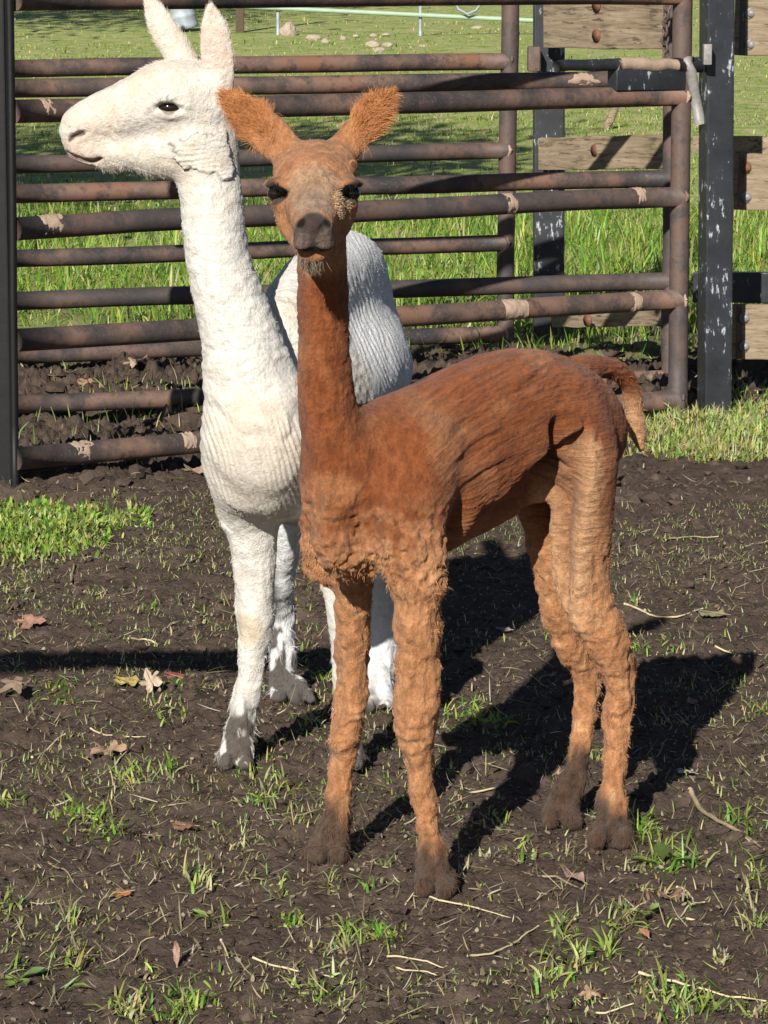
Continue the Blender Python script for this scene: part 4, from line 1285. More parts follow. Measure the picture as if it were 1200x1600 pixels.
# ------------------------------------------------------------------ grass
GREEN = np.array([.13, .27, .032]); LIME = np.array([.30, .39, .075]); PALE = np.array([.46, .48, .20]); DRY = np.array([.50, .43, .25]); DEEP = np.array([.08, .15, .028])

def palette(n, r, wts):
    base = np.array([GREEN, LIME, PALE, DRY, DEEP])
    w = np.array(wts, dtype=float)
    k = r.choice(5, n, p=w / w.sum())
    c = base[k] * (0.75 + 0.5 * r.random((n, 1))) * (1 + .12 * r.normal(size=(n, 3)))
    return np.clip(c, 0.01, 0.7)

def blades(P, h, w, az, lean, bend, col, r):
    """curved tapering blades; lean = tilt from upright at the root, bend = extra tilt to the tip"""
    n = len(P)
    D = np.stack([np.cos(az), np.sin(az), np.zeros(n)], -1)
    W = np.stack([-np.sin(az), np.cos(az), np.zeros(n)], -1)
    tw = r.normal(size=n) * .5
    W = unit(W * np.cos(tw)[:, None] + np.array([0, 0, 1.0]) * np.sin(tw)[:, None] * .6)
    pts = [P]
    for k in range(3):
        a = lean + bend * (k + .5) / 3
        stp = (h / 3)[:, None] * (D * np.sin(a)[:, None] + np.array([0, 0, 1.0]) * np.cos(a)[:, None])
        pts.append(pts[-1] + stp)
    hw = w[:, None] / 2
    V = np.stack([pts[0] - W * hw * .7, pts[0] + W * hw * .7, pts[1] - W * hw, pts[1] + W * hw, pts[2] - W * hw * .75, pts[2] + W * hw * .75, pts[3]], 1).reshape(-1, 3)
    b = np.arange(n)[:, None] * 7
    q = np.concatenate([b + np.array([[0, 1, 3, 2]]), b + np.array([[2, 3, 5, 4]])])
    t = b + np.array([[4, 5, 6]])
    return V, [q, t], np.repeat(col, 7, axis=0)

def blade_obj(name, sets, label):
    VF = merge([(s[0], s[1]) for s in sets])
    col = np.concatenate([s[2] for s in sets])
    # group same-size faces
    q = np.concatenate([f for f in VF[1] if f.shape[1] == 4]); t = np.concatenate([f for f in VF[1] if f.shape[1] == 3])
    o = obj(name, VF[0], [q, t], MAT['blade'], None, True, col, origin=(0, 0, 0))
    return tag(o, label, None, None, 'stuff')

def field(n, y0, y1, r, h, w, wts, mask=None, xm=.135, x0=.25, lean=.35, bend=.9, power=1.0):
    y = y0 + (y1 - y0) * r.random(n) ** power
    x = (r.random(n) * 2 - 1) * (xm * y + x0)
    if mask is not None:
        k = r.random(n) < mask(x, y)
        x, y = x[k], y[k]
    n = len(x)
    P = np.stack([x, y, ground_z(x, y) - .004], -1)
    return blades(P, h[0] + (h[1] - h[0]) * r.random(n) ** 1.5, w[0] + (w[1] - w[0]) * r.random(n), r.random(n) * 6.283, np.abs(r.normal(size=n)) * lean, r.random(n) * bend, palette(n, r, wts), r)

r1 = np.random.default_rng(5)
def m_mid(x, y):
    q = fbm(np.stack([x * 1.5, y * .9, 0 * x], -1), 90, 3)
    return sstep(12.2, 14.5, y) * sstep(-.35, .15, q + .25 * sstep(13.5, 16, y))
def m_far(x, y):
    q = fbm(np.stack([x * .5, y * .35, 0 * x], -1), 95, 3)
    return .3 + .7 * sstep(-.15, .3, q)
meadow = blade_obj('grass', [
    field(40000, 12.2, 19, r1, (.03, .13), (.005, .010), (6, 7, .9, .6, 1), m_mid, lean=.6, bend=1.3),
    field(7500, 12.6, 19, r1, (.10, .22), (.007, .012), (4, 6, 1, .5, 1), lambda x, y: sstep(.05, .3, fbm(np.stack([x * 1.3, y * .8, 0 * x], -1), 97, 2)) * sstep(12.8, 14, y)),
    field(60000, 19, 36, r1, (.02, .060), (.006, .012), (2, 6, 3, 2.5, .6), m_far, lean=.8, bend=1.2, power=1.2),
    field(34000, 34, 75, r1, (.02, .07), (.009, .020), (2, 6, 3, 2.5, .6), m_far, xm=.16, lean=.8, bend=1.2),
], 'rough sunlit meadow grass behind the steel gates')

# sparse thin grass and short weeds under the gates
def m_gate(x, y): return sstep(.0, .35, fbm(np.stack([x * 2.2, y * 1.6, 0 * x], -1), 99, 3)) * (1 - sstep(13.2, 14, y)) * (.15 + .85 * sstep(10.6, 11.6, y))
def patch(px0, px1, py0, py1, n, r, h, w, wts, seed, thr=-.1, lean=.7, bend=1.3, edge=.30):
    a, b, c, d = G(px0, py1), G(px1, py1), G(px0, py0), G(px1, py0)
    u, v = r.random(n), r.random(n)
    x = (a[0] * (1 - u) + b[0] * u) * (1 - v) + (c[0] * (1 - u) + d[0] * u) * v
    y = a[1] * (1 - v) + c[1] * v
    uc = .5 if px0 > 5 and px1 < 1195 else (.22 if px0 <= 5 else .7)
    e = 1 - np.hypot((u - uc) / (1.02 - min(uc, 1 - uc)), (v - .5) / .55)
    q = fbm(np.stack([x * 6, y * 3.5, 0 * x + seed], -1), seed, 4)
    k = e * 1.1 + q * 1.3 + .16 * r.normal(size=n) > .42 + thr
    x, y = x[k], y[k]; n = len(x)
    P = np.stack([x, y, ground_z(x, y) - .003], -1)
    return blades(P, h[0] + (h[1] - h[0]) * r.random(n) ** 1.4, w[0] + (w[1] - w[0]) * r.random(n), r.random(n) * 6.283, np.abs(r.normal(size=n)) * lean, r.random(n) * bend, palette(n, r, wts), r)

under = blade_obj('grass', [
    field(9000, 9.6, 13.4, r1, (.02, .09), (.003, .006), (3, 3, 2, 3, 1), m_gate),
    patch(-30, 235, 778, 895, 12000, r1, (.012, .036), (.004, .010), (3, 7, 3, .5, .8), 201, -.25, 1.0),
    patch(-30, 190, 790, 870, 6000, r1, (.014, .034), (.008, .014), (4, 8, 1.0, .1, .8), 202, -.15, 1.35, .5),
    patch(960, 1230, 652, 730, 11000, r1, (.02, .060), (.0035, .0075), (1, 4, 7, 2.5, .5), 203, -.45, 1.1),
    patch(1080, 1230, 600, 660, 1200, r1, (.02, .06), (.0035, .007), (2, 2, 3, 3, 1), 204, -.1),
], 'low grass and clover in patches along the foot of the gates')

# tufts trodden into the soil: photo pixel, spread, blades, height
TUFTS = [(132, 1288, 40, 90, .06, 1), (95, 1283, 26, 70, .045, 2), (165, 1312, 30, 70, .05, 1), (12, 1268, 26, 45, .05, 1), (100, 1098, 34, 110, .028, 1), (95, 1085, 22, 60, .03, 0), (240, 1120, 36, 100, .035, 2), (275, 1082, 18, 50, .03, 1),
         (268, 1135, 30, 80, .03, 2), (330, 1075, 20, 45, .03, 3), (200, 1225, 26, 50, .05, 2), (262, 1228, 12, 26, .045, 1), (485, 1140, 30, 55, .035, 2), (438, 1236, 34, 60, .045, 2), (410, 1268, 30, 60, .05, 2), (378, 1215, 10, 18, .05, 1),
         (425, 1180, 18, 26, .03, 2), (510, 1062, 18, 60, .045, 1), (735, 1128, 44, 130, .045, 1), (770, 1140, 30, 70, .04, 1), (700, 1150, 24, 40, .03, 3), (1010, 1305, 26, 70, .05, 1), (1040, 1345, 40, 70, .06, 1), (1000, 1352, 26, 40, .04, 2),
         (1085, 1355, 16, 24, .06, 1), (1155, 1300, 34, 70, .05, 1), (1180, 1370, 26, 45, .045, 2), (1160, 1400, 24, 40, .04, 3), (590, 1470, 34, 110, .04, 1), (610, 1480, 20, 60, .03, 0), (540, 1472, 24, 55, .045, 2), (520, 1500, 34, 60, .035, 3),
         (495, 1555, 34, 70, .05, 2), (460, 1442, 20, 50, .025, 1), (445, 1445, 14, 35, .02, 0), (345, 1450, 12, 20, .05, 2), (290, 1580, 40, 170, .04, 1), (190, 1575, 26, 45, .06, 2), (210, 1585, 20, 36, .05, 3), (110, 1528, 28, 45, .055, 2),
         (105, 1455, 24, 30, .05, 3), (15, 1448, 22, 34, .05, 2), (15, 1540, 24, 40, .045, 1), (312, 1388, 26, 36, .055, 2), (240, 1535, 16, 24, .035, 2), (970, 1450, 30, 60, .05, 2), (950, 1500, 16, 34, .06, 1), (860, 1545, 44, 80, .05, 2), (890, 1470, 22, 36, .045, 3),
         (870, 1470, 20, 34, .05, 2), (900, 1515, 30, 60, .055, 2), (1180, 1480, 24, 40, .055, 2), (1130, 1520, 24, 40, .03, 3), (1040, 1580, 60, 110, .05, 2), (1090, 1590, 50, 90, .045, 1), (1180, 1590, 30, 50, .05, 2), (1020, 1400, 30, 40, .04, 3),
         (1000, 1015, 30, 60, .035, 1), (1045, 1020, 26, 50, .03, 2), (990, 945, 16, 24, .035, 3), (1110, 965, 24, 30, .03, 2), (1060, 920, 18, 26, .025, 3), (975, 825, 16, 22, .03, 2), (1180, 1120, 26, 50, .035, 2), (1150, 1075, 22, 40, .03, 2),
         (240, 962, 14, 36, .03, 1), (110, 960, 18, 40, .025, 2), (130, 935, 26, 60, .025, 2), (20, 940, 34, 100, .028, 2), (40, 910, 30, 80, .025, 2), (15, 1000, 20, 40, .025, 3), (310, 970, 26, 40, .022, 3), (155, 985, 18, 30, .022, 2), (25, 1040, 16, 24, .03, 3),
         (215, 880, 24, 60, .025, 2), (250, 850, 26, 60, .025, 3), (470, 950, 20, 36, .022, 2), (480, 1010, 16, 30, .03, 2), (700, 1215, 16, 24, .03, 3), (780, 1290, 24, 40, .035, 2), (820, 1330, 26, 40, .04, 2), (760, 1340, 20, 26, .035, 3), (640, 1320, 14, 18, .03, 3),
         (520, 1390, 16, 22, .05, 2), (580, 1392, 14, 16, .045, 2), (600, 1360, 14, 16, .06, 3), (440, 1395, 22, 34, .035, 2), (470, 1300, 18, 24, .05, 2), (500, 1240, 12, 14, .05, 3), (880, 1330, 22, 30, .035, 2), (370, 1330, 18, 20, .03, 3), (930, 1195, 18, 36, .045, 1), (860, 1220, 16, 22, .03, 3)]
sets = []
for (px, py, sp_, n, h, kind) in TUFTS:
    c = G(px, py)
    m = mpp(c[1], 0)
    n = int(n * 1.15)
    x = c[0] + r1.normal(size=n) * sp_ * m * .48; y = c[1] + r1.normal(size=n) * sp_ * m * 1.1
    P = np.stack([x, y, ground_z(x, y) - .003], -1)
    wts = [(3, 5, 1, .2, 4), (4, 6, 2.5, .5, .5), (1.5, 4, 5, 2.5, .3), (.5, 1.2, 4, 6, .2)][kind]
    sets.append(blades(P, h * (.3 + .75 * r1.random(n)), .0022 + .0035 * r1.random(n), r1.random(n) * 6.283, np.abs(r1.normal(size=n)) * .95, .2 + r1.random(n) * 1.7, palette(n, r1, wts), r1))
# single blades everywhere on the trodden soil
def m_near(x, y): return .12 + .88 * sstep(-.05, .35, fbm(np.stack([x * 2.6, y * 1.5, 0 * x], -1), 210, 3))
sets.append(field(14000, 4.3, 9.3, r1, (.008, .032), (.0016, .0038), (1.5, 3, 4, 4, .5), m_near, .13, .1, 1.0, 1.2))
sets.append(field(66000, 4.3, 9.3, r1, (.006, .024), (.0014, .0032), (1.2, 4, 5, 3.5, .3), lambda x, y: .05 + .95 * sstep(-.06, .24, fbm(np.stack([x * 3.4, y * 2.0, 0 * x], -1), 214, 4)), .13, .1, 1.25, .8))
tufts = blade_obj('grass', sets, 'small tufts of grass trodden into the dark soil')

# ------------------------------------------------------------------ litter on the soil
def chips(n, y0, y1, r, ln, wd, cols, seed):
    y = y0 + (y1 - y0) * r.random(n); x = (r.random(n) * 2 - 1) * (.13 * y + .1)
    k = r.random(n) < .35 + .65 * sstep(-.2, .3, fbm(np.stack([x * 3, y * 1.8, 0 * x], -1), seed, 3))
    x, y = x[k], y[k]; n = len(x)
    P = np.stack([x, y, ground_z(x, y) + .0015], -1)
    az = r.random(n) * 6.283
    L = ln[0] + (ln[1] - ln[0]) * r.random(n) ** 2.2
    c = np.array(cols)[r.choice(len(cols), n)] * (.6 + .7 * r.random((n, 1)))
    return blades(P, L, wd[0] + (wd[1] - wd[0]) * r.random(n), az, 1.35 + .25 * r.normal(size=n), .5 * r.normal(size=n), np.clip(c, 0, .7), r)
straw_c = [(.50, .43, .26), (.38, .32, .17), (.56, .52, .38), (.22, .15, .09), (.30, .30, .13)]
fleck_c = [(.42, .38, .26), (.28, .22, .15), (.17, .115, .08), (.12, .08, .058), (.30, .22, .15), (.22, .20, .10)]
blade_obj('litter', [chips(20000, 4.3, 9.6, r1, (.010, .065), (.0012, .0028), straw_c, 220), chips(24000, 4.3, 9.6, r1, (.004, .014), (.003, .009), fleck_c, 221),
                     chips(1800, 9.6, 13.5, r1, (.02, .09), (.004, .012), fleck_c, 222)], 'bits of straw, bark and broken leaves strewn over the soil')

# loose crumbs of soil
def crumbs(n, y0, y1, r, sz, xm=.125):
    bm = bmesh.new(); bmesh.ops.create_icosphere(bm, subdivisions=1, radius=1.0)
    T = np.array([v.co[:] for v in bm.verts]); Fc = np.array([[v.index for v in f.verts] for f in bm.faces]); bm.free()
    y = y0 + (y1 - y0) * r.random(n); x = (r.random(n) * 2 - 1) * (xm * y + .1)
    k = r.random(n) < .2 + .8 * sstep(-.1, .3, fbm(np.stack([x * 4, y * 2.5, 0 * x], -1), 230, 3))
    x, y = x[k], y[k]; n = len(x)
    s = sz[0] + (sz[1] - sz[0]) * r.random(n) ** 3
    V = T[None] * (1 + .34 * r.normal(size=(n, len(T), 1))) * s[:, None, None] * np.stack([.8 + .8 * r.random(n), .8 + .8 * r.random(n), .45 + .4 * r.random(n)], -1)[:, None, :]
    V = V + np.stack([x, y, ground_z(x, y) + s * .1], -1)[:, None, :]
    return V.reshape(-1, 3), [(Fc[None] + (np.arange(n) * len(T))[:, None, None]).reshape(-1, 3)]
V, F = merge([crumbs(12000, 4.3, 9.0, r1, (.002, .013)), crumbs(2500, 9.0, 13, r1, (.006, .04))])
tag(obj('soil_crumbs', V, [np.concatenate(F)], MAT['soil'], None, False, origin=(0, 0, 0)), 'crumbs and clods of loose dark soil', None, None, 'stuff')

# ------------------------------------------------------------------ leaves, sticks, stalks one can point at
def leaf_shape(kind, r):
    """outline in unit size, stem at -y"""
    k = 40
    a = np.linspace(0, 2 * math.pi, k, endpoint=False)
    if kind == 'maple':
        lob = np.interp(a, np.linspace(0, 2 * math.pi, 9), np.concatenate([q := .7 + .5 * r.random(8), q[:1]]))
        rad = (.20 + .32 * np.abs(np.cos(2.5 * (a - math.pi / 2) + .25 * np.sin(2 * a + r.random()))) ** 1.3 * lob) + .025 * np.sin(13 * a) + .03 * r.random(k)
        pts = np.stack([rad * np.cos(a), rad * np.sin(a)], -1)
    else:
        t = np.linspace(-1, 1, k // 2)
        w = .30 * (1 - t * t) ** .7 * (1 + .1 * np.sin(9 * t))
        up = np.stack([w, t * .55], -1); dn = np.stack([-w, t * .55], -1)[::-1]
        pts = np.concatenate([up, dn])
    return pts + r.normal(size=pts.shape) * .012

def fallen_leaf(px, py, wpx, hpx, kind, col, label, tilt=.15, curl=.25, az=0.0, seed=0):
    r = np.random.default_rng(300 + seed)
    pts = leaf_shape(kind, r)
    rings = [1.0, .72, .42, .15]
    V2 = np.concatenate([pts * q for q in rings])
    k = len(pts)
    c = G(px, py)
    m = mpp(c[1], 0)
    sx = .88 * wpx * m
    up = tilt > .6
    # height in the photo is foreshortened on the ground, true when the leaf stands
    sy = hpx * m / (1.0 if up else .34)
    sy = min(sy, sx * 1.15) if not up else sy
    if not up: tilt = .10 + tilt * .45
    ca, sa = math.cos(az), math.sin(az)
    x, y = V2[:, 0] * ca - V2[:, 1] * sa, V2[:, 0] * sa + V2[:, 1] * ca
    z = curl * (.5 * x * x - .3 * y * y + .22 * np.sin(5 * x + seed) * np.cos(4 * y + seed)) + .13 * fbm(np.stack([x * 4, y * 4, 0 * x + seed], -1), seed, 3)
    P = np.stack([x * sx, y * sy * math.cos(tilt * 1.3) - z * sx * math.sin(tilt), y * sy * math.sin(tilt * 1.3) + z * sx], -1)
    P[:, 2] -= P[:, 2].min() + .001
    P = P + c + np.array([0, 0, .006])
    faces = []
    for q in range(len(rings) - 1):
        i = np.arange(k); j = (i + 1) % k
        faces.append(np.stack([i + q * k, j + q * k, j + (q + 1) * k, i + (q + 1) * k], -1))
    n = len(P)
    P = np.concatenate([P, P[-k:].mean(0)[None]])
    i = np.arange(k); j = (i + 1) % k
    faces.append(np.stack([i + 3 * k, j + 3 * k, np.full(k, n)], -1))
    colr = np.array(col) * (.62 + .3 * r.random((len(P), 1)))
    o = obj('fallen_leaf', P, [np.concatenate(faces[:-1]), faces[-1]], MAT['leaf'], None, True, colr, origin=c)
    tag(o, label, 'leaf', 'dead leaves lying on the soil')
    # midrib and stalk
    mid = [np.argmin(np.abs(V2[:k, 0]) + (V2[:k, 1] > 0) * 9), n, np.argmin(np.abs(V2[:k, 0]) + (V2[:k, 1] < 0) * 9)]
    line_ = np.array([P[mid[0]] + (P[mid[0]] - P[mid[1]]) * .35, P[mid[0]], P[mid[1]] + [0, 0, .001], P[mid[2]]])
    Vs, Fs = tube(line_, [.0009, .0011, .0009, .0004], 5)
    obj('stalk', Vs, Fs, MAT['twig'], o)
    return o

RUSTY = (.36, .17, .10); TAN = (.46, .30, .19); YEL = (.48, .38, .13); RED = (.27, .07, .06); BRN = (.22, .12, .08); PNK = (.44, .24, .18); ORA = (.42, .16, .07)
for k, a in enumerate([
    (48, 988, 58, 22, 'maple', PNK, 'pinkish dead leaf lying flat just above the long rail shadow at the left', .1, .3, .4),
    (24, 1101, 62, 34, 'maple', (.33, .24, .17), 'large grey brown leaf cut off by the left edge below the rail shadow', .25, .35, 1.1),
    (198, 1084, 46, 28, 'oval', YEL, 'yellow leaf beside the upright tan leaf', .35, .4, 1.4),
    (236, 1097, 40, 44, 'maple', (.56, .44, .33), 'pale tan leaf standing curled on edge next to the yellow leaf', .8, .7, .5),
    (273, 1063, 36, 30, 'oval', RED, 'dark red leaf lying by the edge of the rail shadow', .55, .3, 1.2),
    (168, 1184, 64, 38, 'maple', TAN, 'big orange tan leaf with a hole lying left of the white forefoot', .2, .55, 2.1),
    (190, 1409, 34, 18, 'oval', ORA, 'bright orange leaf scrap on bare soil at lower left', .3, .4, 1.5),
    (276, 1516, 20, 36, 'oval', (.36, .22, .16), 'narrow brown leaf standing upright near the bottom edge', .95, .5, .1),
    (896, 1384, 44, 34, 'oval', (.46, .31, .25), 'curled pinkish leaf below the brown hind feet', .4, .9, .9),
    (237, 1432, 1, 1, 'oval', BRN, '', 0, 0, 0),
    (288, 1302, 40, 22, 'oval', BRN, 'dark brown curled leaf right of the lower left grass tuft', .35, .6, 1.3),
    (235, 1309, 30, 12, 'oval', (.20, .14, .11), 'small dark leaf between the lower left tuft and the curled brown leaf', .15, .4, 1.5),
    (1006, 1486, 24, 18, 'oval', (.38, .19, .11), 'rust coloured leaf scrap under the lower right grass tuft', .3, .5, .6),
    (922, 1572, 40, 26, 'maple', TAN, 'tan leaf pressed into the straw near the bottom right', .3, .5, .2),
    (1112, 968, 44, 18, 'oval', (.26, .26, .14), 'olive leaf on the soil right of the brown hocks', .2, .5, 1.5),
    (787, 994, 26, 14, 'oval', (.30, .26, .22), 'grey leaf lying in the shadow under the brown belly', .2, .3, 1.2),
    (1082, 1110, 26, 20, 'oval', (.28, .16, .12), 'brown leaf in the shadow right of the hind legs', .2, .3, .5),
    (1072, 1212, 30, 14, 'oval', (.60, .56, .48), 'pale bone coloured scrap at the shadow tip beside the hind foot', .25, .6, 1.4),
    (1048, 1420, 40, 20, 'oval', (.20, .12, .09), 'dark ribbed cone shaped leaf scrap right of the lower right tuft', .2, .8, 1.4),
    (640, 1186, 1, 1, 'oval', BRN, '', 0, 0, 0),
    (212, 580, 44, 26, 'maple', (.46, .33, .23), 'tan leaf lying under the gates at the left', .4, .5, .5),
    (305, 738, 40, 24, 'oval', (.45, .32, .24), 'curled tan leaf at the foot of the gates beside the white chest', .4, .8, 1.2),
    (134, 605, 30, 16, 'oval', (.34, .20, .13), 'brown leaf under the middle gate at the left', .4, .5, 1.2),
]):
    if a[2] > 1: fallen_leaf(*a[:7], a[7], a[8], a[9], k)

def stick(name, pts, rpx, mat, label, cat, group, lift=0.0):
    Q = []
    for (px, py) in pts: Q.append(G(px, py))
    Q = np.array(Q)
    # resample, sag and settle onto the soil
    d = np.concatenate([[0], np.cumsum(np.linalg.norm(np.diff(Q, axis=0), axis=1))])
    n = 14
    t = np.linspace(0, d[-1], n)
    P = np.stack([np.interp(t, d, Q[:, k]) for k in range(3)], -1)
    m = mpp(P[0, 1], 0)
    P[:, :2] += .0018 * np.stack([noise3(np.stack([t * 9, 0 * t, 0 * t + len(label) + q], -1), 7) for q in range(2)], -1)
    P[:, 2] = ground_z(P[:, 0], P[:, 1])
    P[:, 2] = np.convolve(np.pad(P[:, 2], 2, mode='edge'), np.ones(5) / 5, 'valid') + rpx * m * .9 + .002
    P[-1, 2] += lift
    V, F = tube(P, .8 * rpx * m * np.linspace(1, .6, n) * (1 + .2 * noise3(np.stack([t * 60, 0 * t, 0 * t], -1), 9)), 7)
    o = obj(name, V, F, MAT[mat])
    return tag(o, label, cat, group)

for a in [
    ('twig', [(1078, 1262), (1110, 1296), (1150, 1318), (1192, 1340)], 5.0, 'twig', 'crooked grey brown twig lying right of the brown hind feet', 'twig'),
    ('straw', [(622, 1434), (648, 1408)], 2.0, 'straw', 'short straw at the left end of the long stalk below the nearest forefoot', 'straw'),
    ('straw', [(648, 1409), (720, 1424), (798, 1446)], 2.0, 'straw', 'long pale stalk lying just below the nearest brown forefoot', 'straw'),
    ('straw', [(396, 1508), (440, 1520), (520, 1536)], 2.3, 'straw', 'long pale stalk lying along the bottom left of centre', 'straw'),
    ('straw', [(606, 1502), (650, 1508), (694, 1518)], 2.0, 'straw', 'pale stalk right of the bottom middle tuft, upper of two', 'straw'),
    ('straw', [(620, 1520), (684, 1528)], 1.8, 'straw', 'pale stalk right of the bottom middle tuft, lower of two', 'straw'),
    ('straw', [(732, 1508), (770, 1500), (802, 1487)], 2.6, 'straw', 'curved yellowish stalk between bottom middle and lower right tufts', 'straw'),
    ('straw', [(998, 1544), (1060, 1558), (1130, 1568), (1215, 1574)], 2.8, 'straw', 'longest straight straw crossing the bottom right corner', 'straw'),
    ('straw', [(925, 1569), (1000, 1570), (1052, 1560)], 2.2, 'straw', 'pale straw beneath the longest one at bottom right', 'straw'),
    ('straw', [(880, 1582), (940, 1596), (990, 1592)], 2.4, 'straw', 'yellowish straw at the bottom edge right of centre', 'straw'),
    ('straw', [(1058, 1386), (1082, 1408), (1083, 1420)], 2.6, 'straw', 'hooked straw standing right of the leafy weed', 'straw'),
    ('straw', [(1055, 1450), (1075, 1432), (1100, 1420)], 2.2, 'straw', 'forked looking straw below the hooked one', 'straw'),
    ('straw', [(1072, 1454), (1095, 1456), (1110, 1470)], 2.2, 'straw', 'bent straw on bare soil at the right', 'straw'),
    ('straw', [(800, 1490), (840, 1465)], 2.2, 'straw', 'slanting straw left of the lower right tuft', 'straw'),
    ('twig', [(840, 1375), (868, 1374), (905, 1400)], 2.4, 'twig', 'thin twig leading up to the curled pinkish leaf', 'twig'),
    ('straw', [(50, 1184), (80, 1165), (102, 1150)], 2.6, 'straw', 'pale split stalk lying left of the big tan leaf', 'straw'),
    ('straw', [(142, 1148), (180, 1160), (228, 1164)], 1.7, 'straw', 'thin pale stem lying above the big tan leaf', 'straw'),
    ('straw', [(172, 1208), (212, 1172)], 1.8, 'straw', 'thin stem sticking out under the big tan leaf', 'straw'),
    ('twig', [(280, 902), (312, 884), (333, 858)], 1.8, 'twig', 'thin twig on the soil left of the white foreleg', 'twig'),
    ('twig', [(186, 943), (208, 935), (228, 922)], 1.8, 'twig', 'thin twig below the left clover patch', 'twig'),
    ('twig', [(110, 916), (116, 892), (120, 884)], 3.0, 'twig', 'stubby stick standing out of the soil by the clover patch', 'twig'),
    ('straw', [(200, 1008), (226, 1003), (246, 1008)], 2.4, 'straw', 'short stalk lying along the upper edge of the rail shadow', 'straw'),
    ('straw', [(976, 948), (1020, 966), (1060, 966), (1098, 952)], 2.2, 'straw', 'curved pale stalk right of the brown hocks', 'straw'),
    ('straw', [(1118, 1018), (1160, 1022), (1204, 1032)], 2.0, 'straw', 'pale stalk along the top of the shadow at the right edge', 'straw'),
    ('straw', [(1040, 860), (1085, 842), (1122, 836)], 1.8, 'straw', 'thin stalk on the bare soil at the upper right', 'straw'),
    ('twig', [(1160, 857), (1200, 845)], 2.2, 'twig', 'pale stick at the right edge below the cut grass', 'twig'),
    ('twig', [(825, 1062), (846, 1075), (868, 1092)], 1.6, 'twig', 'thin twig in the gap between the shadows under the belly', 'twig'),
    ('straw', [(734, 1248), (775, 1244), (798, 1226)], 2.2, 'straw', 'stalk in the shadow between the brown fore and hind feet', 'straw'),
    ('straw', [(208, 1452), (224, 1438), (245, 1426)], 1.5, 'straw', 'thin stem below the orange leaf scrap', 'straw'),
    ('straw', [(206, 1518), (222, 1488), (278, 1473)], 1.6, 'straw', 'bent thin stalk above the upright brown leaf', 'straw'),
    ('straw', [(74, 1362), (100, 1378), (116, 1395)], 2.0, 'twig', 'curved brown stem at lower left', 'straw'),
    ('straw', [(345, 1478), (358, 1508)], 2.6, 'straw', 'stout pale stem at bottom left of centre', 'straw'),
]:
    stick(a[0], a[1], a[2], a[3], a[4], a[5], 'stalks and twigs on the soil')

# broad leaved weeds
def weed(px, py, leaves, label, seed):
    r = np.random.default_rng(seed)
    c = G(px, py)
    root = empty('weed', c, label, 'weed')
    for (az, L, wd, lean) in leaves:
        n = 8
        t = np.linspace(0, 1, n)
        a = lean + .5 * t
        D = np.array([math.cos(az), math.sin(az), 0]); W = np.array([-math.sin(az), math.cos(az), 0])
        step = L / (n - 1)
        ctr = np.cumsum(np.stack([D * math.sin(q) + np.array([0, 0, 1]) * math.cos(q) for q in a]) * step, axis=0) + c - [0, 0, .004]
        w = wd * np.sin(np.pi * np.clip(t * .97 + .03, 0, 1)) ** .75 * (.25 + .75 * sstep(.1, .5, t)) * (1 + .08 * r.normal(size=n))
        V = np.concatenate([ctr - W * w[:, None] + [0, 0, .006], ctr + [0, 0, -.0], ctr + W * w[:, None] + [0, 0, .006]])
        i = np.arange(n - 1)
        F = np.concatenate([np.stack([i, i + 1, i + n + 1, i + n], -1), np.stack([i + n, i + n + 1, i + 2 * n + 1, i + 2 * n], -1)])
        col = np.clip(np.array([.20, .28, .09]) * (.8 + .5 * r.random()) + .02 * r.normal(size=(3 * n, 3)), .02, .5)
        obj('leaf', V, [F], MAT['blade'], root, True, col)
weed(1036, 1352, [(4.5, .062, .015, .45), (5.6, .055, .013, .9), (3.3, .05, .013, 1.0), (.6, .05, .010, 1.0), (2.0, .04, .009, .9), (5.1, .04, .012, 1.1)], 'broad leaved weed below the brown hind feet', 1)
weed(28, 1548, [(.3, .040, .013, 1.0), (5.2, .035, .011, 1.2), (3.6, .03, .010, 1.1), (4.4, .03, .011, 1.3)], 'small broad leaved weed in the bottom left corner', 2)
weed(1012, 1446, [(.9, .03, .008, 1.0), (4.5, .035, .009, 1.1), (2.8, .03, .008, 1.2)], 'small pale leaved weed in the lower right tuft', 3)
weed(330, 1445, [(2.5, .035, .008, 1.1), (4.0, .035, .009, 1.0), (5.8, .03, .007, 1.1)], 'small weed with pale leaves at lower left of centre', 4)

